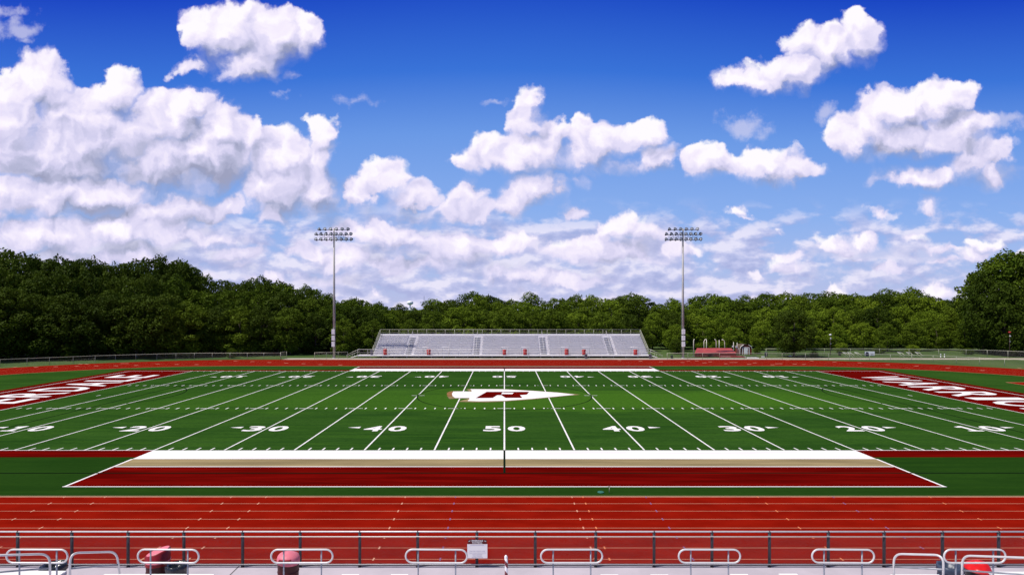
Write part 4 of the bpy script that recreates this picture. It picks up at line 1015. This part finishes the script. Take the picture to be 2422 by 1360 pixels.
    m = MB(); c = (-w * 0.50, (za + zb) / 2 + 0.05); rr = [0.40, 0.33, 0.42, 0.36, 0.44, 0.34, 0.40, 0.36, 0.43, 0.33, 0.41, 0.35]
    m.add([(c[0] + rr[i] * math.cos(R(30 * i)), -0.018, c[1] + 1.25 * rr[i] * math.sin(R(30 * i))) for i in range(12)], [tuple(range(12))[::-1]]); m.build('emblem', M['navy'], o)
    m = MB()
    for k in range(3): m.box(w * 0.15, w * 0.78, -0.021, -0.017, zb - 0.45 - 0.16 * k, zb - 0.40 - 0.16 * k)
    m.build('print', M['sign_ink'], o)
    for sx in (-1, 1): MB().tube([(sx * w, 0.0, 0), (sx * w, 0.0, zb + 0.03)], 0.03, 6).build('post', M['galv_dark'], o)
    # hurdles leaning in rows
    par = []
    for i, (px, lab) in enumerate(((2008, 'leaning white hurdle left of the banner, outermost'), (2019, 'leaning white hurdle left of the banner, middle one'), (2036, 'leaning white hurdle left of the banner, next to it'), (2139, 'leaning white hurdle right of the banner, first of three'), (2160, 'leaning white hurdle right of the banner, middle of three'), (2181, 'leaning white hurdle right of the banner, last of three'))):
        z = 113.2; o = thing('hurdle', lab, 'hurdle', (gx(px, z), z, 0), 0, 'hurdles parked by the right fence')
        if not par:
            for dy in (0, 1.05): par.append(MB().tube([(-0.55, dy, 0.78), (0.35, dy, 0.06), (-0.25, dy, 0.03)], 0.03, 6).build('leg', M['post_white'], o))
            par.append(MB().box(-0.60, -0.56, -0.05, 1.12, 0.72, 0.80).build('crossbar', M['white_paint'], o))
        else: fast_copy(par, o)
    for px, lab in ((2225, 'left one of two short white posts on the grass at right'), (2234, 'right one of two short white posts on the grass at right')):
        z = 112.5; o = thing('marker_post', lab, 'post', (gx(px, z), z, 0)); m = MB(); m.lathe([(0.10, 0), (0.10, 0.02), (0.075, 0.03), (0.075, 0.52), (0.095, 0.53), (0.095, 0.60), (0.0, 0.64)], 10); m.build('shaft', M['white_paint'], o)
    # lamp posts
    for px, py, z, lab, red in ((1964, 790, 117, 'thin dark lamp post with a white lamp right of the round tree', False), (2388, 784, 112.5, 'dark lamp post with a red cap near the right edge', True)):
        h = hz(py, z); o = thing('lamp_post', lab, 'lamp post', (gx(px, z), z, 0))
        MB().tube([(0, 0, 0), (0, 0, h - 0.25)], 0.07, 8, r2=0.05).build('pole', M['brown_pole'], o)
        MB().lathe([(0.06, h - 0.30), (0.20, h - 0.24), (0.24, h - 0.10), (0.10, h - 0.0), (0, h)], 12).build('lamp_head', M['far_red'] if red else M['white_paint'], o)
        MB().box(-0.09, 0.12, -0.14, -0.06, h - 0.95, h - 0.72).build('control_box', M['white_paint'], o)
        MB().box(-0.09, 0.12, -0.14, -0.06, h - 1.95, h - 1.80).build('control_box', M['galv'], o)
    # distant water tower and mast
    z = 900.0; x = gx(970, z); o = thing('water_tower', 'tiny white domed water tower above the distant treeline', 'water tower', (x, z, 0)); h = hz(711.5, z)
    MB().lathe([(0.8, h - 6.5), (2.5, h - 5.8), (4.6, h - 4.4), (4.9, h - 3.0), (4.3, h - 1.3), (2.6, h - 0.3), (0, h)], 24).build('tank', M['water_tank'], o)
    m = MB(); m.lathe([(2.2, 0), (1.1, 2), (0.9, h - 6.4)], 16); m.build('pedestal', M['water_tank'], o)
    z = 800.0; o = thing('radio_mast', 'faint thin mast right of the water tower above the treeline', 'mast', (gx(1003, z), z, 0)); h = hz(700, z); m = MB()
    for a in range(3): m.tube([(0.5 * math.cos(a * 2.1), 0.5 * math.sin(a * 2.1), 0), (0.3 * math.cos(a * 2.1), 0.3 * math.sin(a * 2.1), h)], 0.10, 4)
    for k in range(int(h / 2)): m.box(-0.4, 0.4, -0.4, 0.4, k * 2, k * 2 + 0.12)
    m.build('lattice', M['galv'], o)
    # bits on the near turf
    x, y = gp(1421, 1164.5); m = MB(); m.lathe([(0.17, 0.0), (0.17, 0.03), (0.14, 0.05), (0, 0.055)], 16, (0, 0, 0)); tag(m.build('valve_lid', M['teal'], None, (x, y, 0.0)), 'small teal valve lid on the turf beside the near track', 'valve lid')
    x, y = gp(1441, 1166); o = thing('line_stake', 'thin pale stake standing at the turf edge right of the teal lid', 'stake', (x, y, 0)); MB().tube([(0, 0, 0), (0.01, 0, 0.36)], 0.012, 6).build('shaft', M['pale_rail'], o); MB().box(-0.035, 0.035, -0.006, 0.006, 0.30, 0.37).build('tag', M['green_plastic'], o)
# ------------------------------------------------------------------ trees
def crown_mesh(seed, name, H=12.0, W=4.6, base=1.2, lobes=44, leaves=9500, leaf=0.34, shape='round'):
    r = random.Random(seed); vs = []; fs = []; L = []
    zc = (H + base) / 2; hh = (H - base) / 2
    tries = 0
    while len(L) < lobes and tries < 4000:
        tries += 1
        u = r.uniform(-1, 1); a = r.uniform(0, 2 * math.pi); t = r.random() ** 0.36
        prof = math.sqrt(max(0, 1 - u * u))
        if shape == 'round': prof = prof ** 0.75
        elif shape == 'low': prof = (prof ** 0.6) * (1.0 - 0.15 * u)
        elif shape == 'tall': prof = prof ** 0.9 * (1 - 0.25 * u)
        R_ = W * prof * t
        p = Vector((R_ * math.cos(a), R_ * math.sin(a), zc + u * hh * 0.93))
        q = r.choice((0.62, 0.8, 1.0, 1.25, 1.5)) * r.uniform(0.9, 1.1) * (0.8 if u > 0.6 else 1.0)
        if all((p - o).length > 0.60 * (q + s) for o, s in L): L.append((p, q))
    tot = sum(q * q for _, q in L)
    for p, q in L:
        n = int(leaves * q * q / tot)
        sx, sy, sz = r.uniform(0.85, 1.25), r.uniform(0.85, 1.25), r.uniform(0.65, 0.95)
        for _ in range(n):
            d = Vector((r.gauss(0, 1), r.gauss(0, 1), r.gauss(0.25, 1))).normalized()
            k = q * (0.70 + 0.38 * r.random() ** 0.7) * (1 + 0.18 * math.sin(5 * d.x + 3 * d.z + p.x))
            c = p + Vector((d.x * k * sx, d.y * k * sy, d.z * k * sz))
            nr = (d * 0.9 + Vector((r.gauss(0, 1), r.gauss(0, 1), r.gauss(0.35, 1))) * 0.55).normalized()
            t1 = nr.orthogonal().normalized(); ang = r.uniform(0, 6.28); t1 = (t1 * math.cos(ang) + nr.cross(t1) * math.sin(ang)); t2 = nr.cross(t1)
            s = leaf * r.uniform(0.55, 1.25); w = s * r.uniform(0.5, 0.8)
            b = len(vs); dr = nr * (-0.12 * s)
            vs += [c - t1 * s * 0.5 + dr, c + t2 * w * 0.5, c + t1 * s * 0.5 + dr, c - t2 * w * 0.5]; fs.append((b, b + 1, b + 2, b + 3))
    me = bpy.data.meshes.new(name); me.from_pydata([tuple(v) for v in vs], [], fs); me.update()
    return me, L
def trunk_mesh(seed, name, L, H=12.0, r0=0.26):
    r = random.Random(seed); m = MB(); top = H * 0.72
    pts = [(0, 0, -0.1), (r.uniform(-.1, .1), r.uniform(-.1, .1), H * 0.25), (r.uniform(-.3, .3), r.uniform(-.3, .3), H * 0.5), (r.uniform(-.3, .3), r.uniform(-.3, .3), top)]
    m.tube(pts, r0, 8, r2=0.07)
    for p, q in sorted(L, key=lambda a: -a[1])[:12]:
        h = min(p.z * 0.6, top * 0.9); t = h / top; k = min(2, int(t * 3)); f = t * 3 - k
        a = Vector(pts[k]).lerp(Vector(pts[k + 1]), max(0, min(1, f)))
        m.tube([a, a.lerp(p, 0.5) + Vector((0, 0, 0.15)), p], 0.09, 5, r2=0.025)
    me = bpy.data.meshes.new(name); me.from_pydata(m.v, [], m.f); me.polygons.foreach_set('use_smooth', m.sm); me.materials.append(M['bark']); me.update()
    return me
SP = []; USED = {}
def build_species():
    for i, (shape, W, base, lobes, leaf, lf) in enumerate((('round', 4.4, 0.8, 46, 0.40, 10500), ('low', 4.8, 0.5, 50, 0.42, 11000), ('tall', 3.8, 0.8, 44, 0.38, 9500), ('round', 5.0, 1.0, 52, 0.42, 11500), ('low', 4.2, 0.4, 46, 0.40, 10000), ('tall', 4.4, 0.6, 48, 0.40, 10500))):
        me, L = crown_mesh(100 + i, 'crown', 12.0, W, base, int(lobes * 1.7), int(lf * 1.12), leaf * 0.95, shape); tm = trunk_mesh(200 + i, 'trunk', L); row = {}
        for k in ('leaf_dark', 'leaf_mid', 'leaf_light'):
            c = me.copy(); c.materials.append(M[k]); row[k] = c
        SP.append((row, tm))
def tree(x, y, h, wf, sp, leafm, label, group, cat='tree', name='tree'):
    row, tm = SP[sp]
    if group:
        USED[group] = USED.get(group, 0) + 1
    o = thing(name, label, cat, (x, y, -0.05), rng.uniform(0, 6.28), group)
    s = h / 12.0; o.scale = (s * wf, s * wf, s)
    link('crown', row[leafm], o); link('trunk', tm, o)
    return o
def prof(px, P):
    for (a, ya), (b, yb) in zip(P[:-1], P[1:]):
        if a <= px <= b: return ya + (yb - ya) * (px - a) / (b - a)
    return P[-1][1] if px > P[-1][0] else P[0][1]
def build_trees():
    build_species()
    PL = [(-400, 585), (0, 592), (50, 594), (110, 606), (170, 614), (215, 613), (262, 624), (330, 606), (400, 611), (440, 630), (456, 655), (500, 656), (560, 662), (620, 655), (690, 668), (760, 690), (800, 700), (862, 712), (950, 716)]
    zb = lambda px: 97 + (px + 150) * 0.021 if px < 560 else 112 + (px - 560) * 0.012
    marks = [(-100, 'beyond the left end of the bend fence'), (40, 'at the very left end of the bend fence'), (130, 'near the left end of the bend fence'), (230, 'left of the middle of the bend fence'), (320, 'on the left flank of the high rounded crown'), (400, 'in the high rounded crown of the left wood'),
             (470, 'on the right flank of the high rounded crown'), (560, 'behind the right half of the bend fence'), (650, 'behind the gate of the bend fence'), (740, 'left of the left light tower'), (830, 'close behind the left light tower'), (1000, 'between the left light tower and the bleacher')]
    TN = {'leaf_dark': 'dark green', 'leaf_mid': 'mid green', 'leaf_light': 'yellow green'}
    def lab(px, row_, lm, h):
        z_ = next((l for a, l in marks if px < a), marks[-1][1])
        return '%s %s tree %s' % (TN[lm], ('low front', 'middle height', 'skyline', 'hindmost')[row_], z_)
    for row_, (dz, kf, step) in enumerate(((5, 0.66, 62), (11, 0.86, 66), (18, 1.0, 58), (28, 1.0, 62))):
        px = -330 + row_ * 20
        while px < 900:
            z = zb(px) + dz + rng.uniform(-1.5, 1.5)
            top = hz(prof(px, PL), z)
            if px < -20 and row_ == 3: px += step; continue
            h = top * kf * rng.uniform(0.95, 1.0) if row_ < 2 else top * rng.uniform(0.965, 1.0) 
            wf = rng.uniform(0.85, 1.05) if h > 13 else rng.uniform(1.0, 1.2)
            lm = 'leaf_dark' if (px < 300 or rng.random() < 0.55) and px < 450 else ('leaf_mid' if rng.random() < 0.6 else 'leaf_dark')
            l = lab(px, row_, lm, h); tree(gx(px, z), z, h, wf * (0.8 if h > 15 else 0.95), rng.randrange(6), lm, l, l)
            px += step * rng.uniform(0.8, 1.15)
    PR = [(820, 716), (900, 716), (1000, 718), (1030, 706), (1060, 700), (1130, 694), (1200, 699), (1300, 698), (1380, 702), (1440, 697), (1500, 702), (1560, 706), (1620, 701), (1700, 698), (1760, 696), (1850, 694), (1900, 689), (2000, 691), (2080, 696), (2140, 684), (2200, 690), (2260, 698), (2400, 700), (2700, 690)]
    marks2 = [(880, 'just right of the left light tower'), (960, 'above the left end of the bleacher'), (1050, 'above the leftmost aisle of the bleacher'), (1130, 'above the left middle of the bleacher'), (1200, 'above the second aisle of the bleacher'), (1280, 'above the middle of the bleacher'), (1370, 'above the third aisle of the bleacher'),
              (1460, 'above the rightmost aisle of the bleacher'), (1540, 'above the right end of the bleacher'), (1610, 'just left of the right light tower'), (1680, 'just right of the right light tower'), (1740, 'behind the jumping pad'), (1810, 'behind the little shed'), (1850, 'left of the round lone tree'), (1930, 'behind the round lone tree'),
              (2000, 'behind the white lamp post'), (2080, 'behind the banner'), (2160, 'right of the banner'), (2250, 'behind the two short white posts'), (2340, 'left of the big right edge clump'), (2440, 'behind the big right edge clump'), (9999, 'beyond the right edge clump')]
    def lab2(px, row_, lm):
        return '%s %s tree %s' % (TN[lm], ('front', 'second row', 'third row', 'skyline')[row_], next(l for a, l in marks2 if px < a))
    for row_, (z0, kf, step) in enumerate(((126, 0.50, 60), (136, 0.74, 54), (148, 0.93, 50), (164, 1.0, 46))):
        px = 800 + row_ * 13
        while px < 2650:
            z = z0 + rng.uniform(-3, 3) + (4 if px > 1650 else 0)
            top = hz(prof(px, PR), z); h = top * kf * rng.uniform(0.88, 1.05) if row_ < 3 else top * rng.choice((0.90, 0.96, 1.0, 1.04)) * rng.uniform(0.97, 1.03)
            if row_ == 0 and 880 < px < 1520: h *= 0.75
            q = rng.random(); lm = 'leaf_light' if q < (0.32 if px > 1560 else 0.22) else 'leaf_mid' if q < 0.80 else 'leaf_dark'
            if 1790 < px < 1990: lm = 'leaf_light' if row_ < 2 else 'leaf_mid'
            if px > 2230: lm = 'leaf_dark' if q < 0.6 else 'leaf_mid'
            l = lab2(px, row_, lm); tree(gx(px, z), z, h, rng.uniform(1.0, 1.25), rng.randrange(6), lm, l, l)
            px += step * rng.uniform(0.85, 1.2)
    # big dark trees at the right edge
    for px, top, z, wf, l in ((2326, 642, 120, 0.66, 'tall dark tree forming the left shoulder of the big right edge clump'), (2352, 614, 124, 0.78, 'tall dark tree in the middle of the big right edge clump'), (2405, 598, 121, 0.95, 'tallest dark tree cut by the right edge'), (2376, 670, 116, 0.9, 'lower dark tree in front of the big right edge clump'), (2470, 600, 123, 0.95, 'tall dark tree beyond the right edge clump'), (2450, 650, 115, 0.9, 'lower dark tree beyond the right edge clump')):
        tree(gx(px, z), z, hz(top, z), wf, rng.randrange(6), 'leaf_mid' if top < 620 else 'leaf_dark', l, None)
    z = 113.5; tree(gx(1878, z), z, hz(732, z), 0.98, 3, 'leaf_dark', 'round dark tree standing alone on the grass right of the little shed', None)
    for px, top, z, w, lf, l in ((1925, 832, 112.6, 1.6, 'leaf_light', 'yellow green bush at the foot of the round dark tree'), (1600, 800, 121, 1.3, 'leaf_dark', 'dark bush right behind the right light tower'), (1790, 820, 121, 1.5, 'leaf_mid', 'low bush right of the little shed'),
            (548, 822, 110.5, 1.2, 'leaf_mid', 'small bright bush against the left bend fence'), (165, 812, 106, 1.3, 'leaf_dark', 'small bush behind the left bend fence, nearer the left edge'), (2160, 815, 121, 1.6, 'leaf_light', 'light shrub on the bank right of the banner'), (2290, 822, 119, 1.9, 'leaf_mid', 'low spreading shrub on the bank left of the lamp post'),
            (2080, 812, 122, 1.4, 'leaf_mid', 'shrub on the bank behind the banner'), (1990, 810, 122, 1.4, 'leaf_light', 'shrub on the bank left of the banner'), (1700, 806, 123, 1.6, 'leaf_light', 'light shrub behind the jumping pad'), (2395, 815, 116, 1.5, 'leaf_mid', 'shrub behind the red capped lamp post')):
        tree(gx(px, z), z, max(1.2, hz(top, z)), w, rng.choice((1, 4)), lf, l, None, 'bush', 'bush')

def build_sun():
    ld = bpy.data.lights.new('sun', 'SUN'); ld.energy = 4.9; ld.angle = R(0.55); ld.color = (1.0, 0.95, 0.88)
    o = bpy.data.objects.new('sun', ld); COL.objects.link(o)
    d = Vector((math.sin(SUN_AZ) * math.cos(SUN_EL), math.cos(SUN_AZ) * math.cos(SUN_EL), math.sin(SUN_EL)))
    o.rotation_euler = d.to_track_quat('Z', 'Y').to_euler(); o.location = d * 60

build_materials(); build_world(); build_camera(); build_sun()
build_ground(); build_markings()
build_near_fence(); build_guard_rails(); build_hand_rails(); build_bins(); build_sign()
build_bleacher(); build_towers(); build_far_fences(); build_far_props()
build_trees()
for _o in bpy.data.objects:      # a label nobody shares needs no group
    if _o.get('group') in USED and USED[_o['group']] == 1: del _o['group']
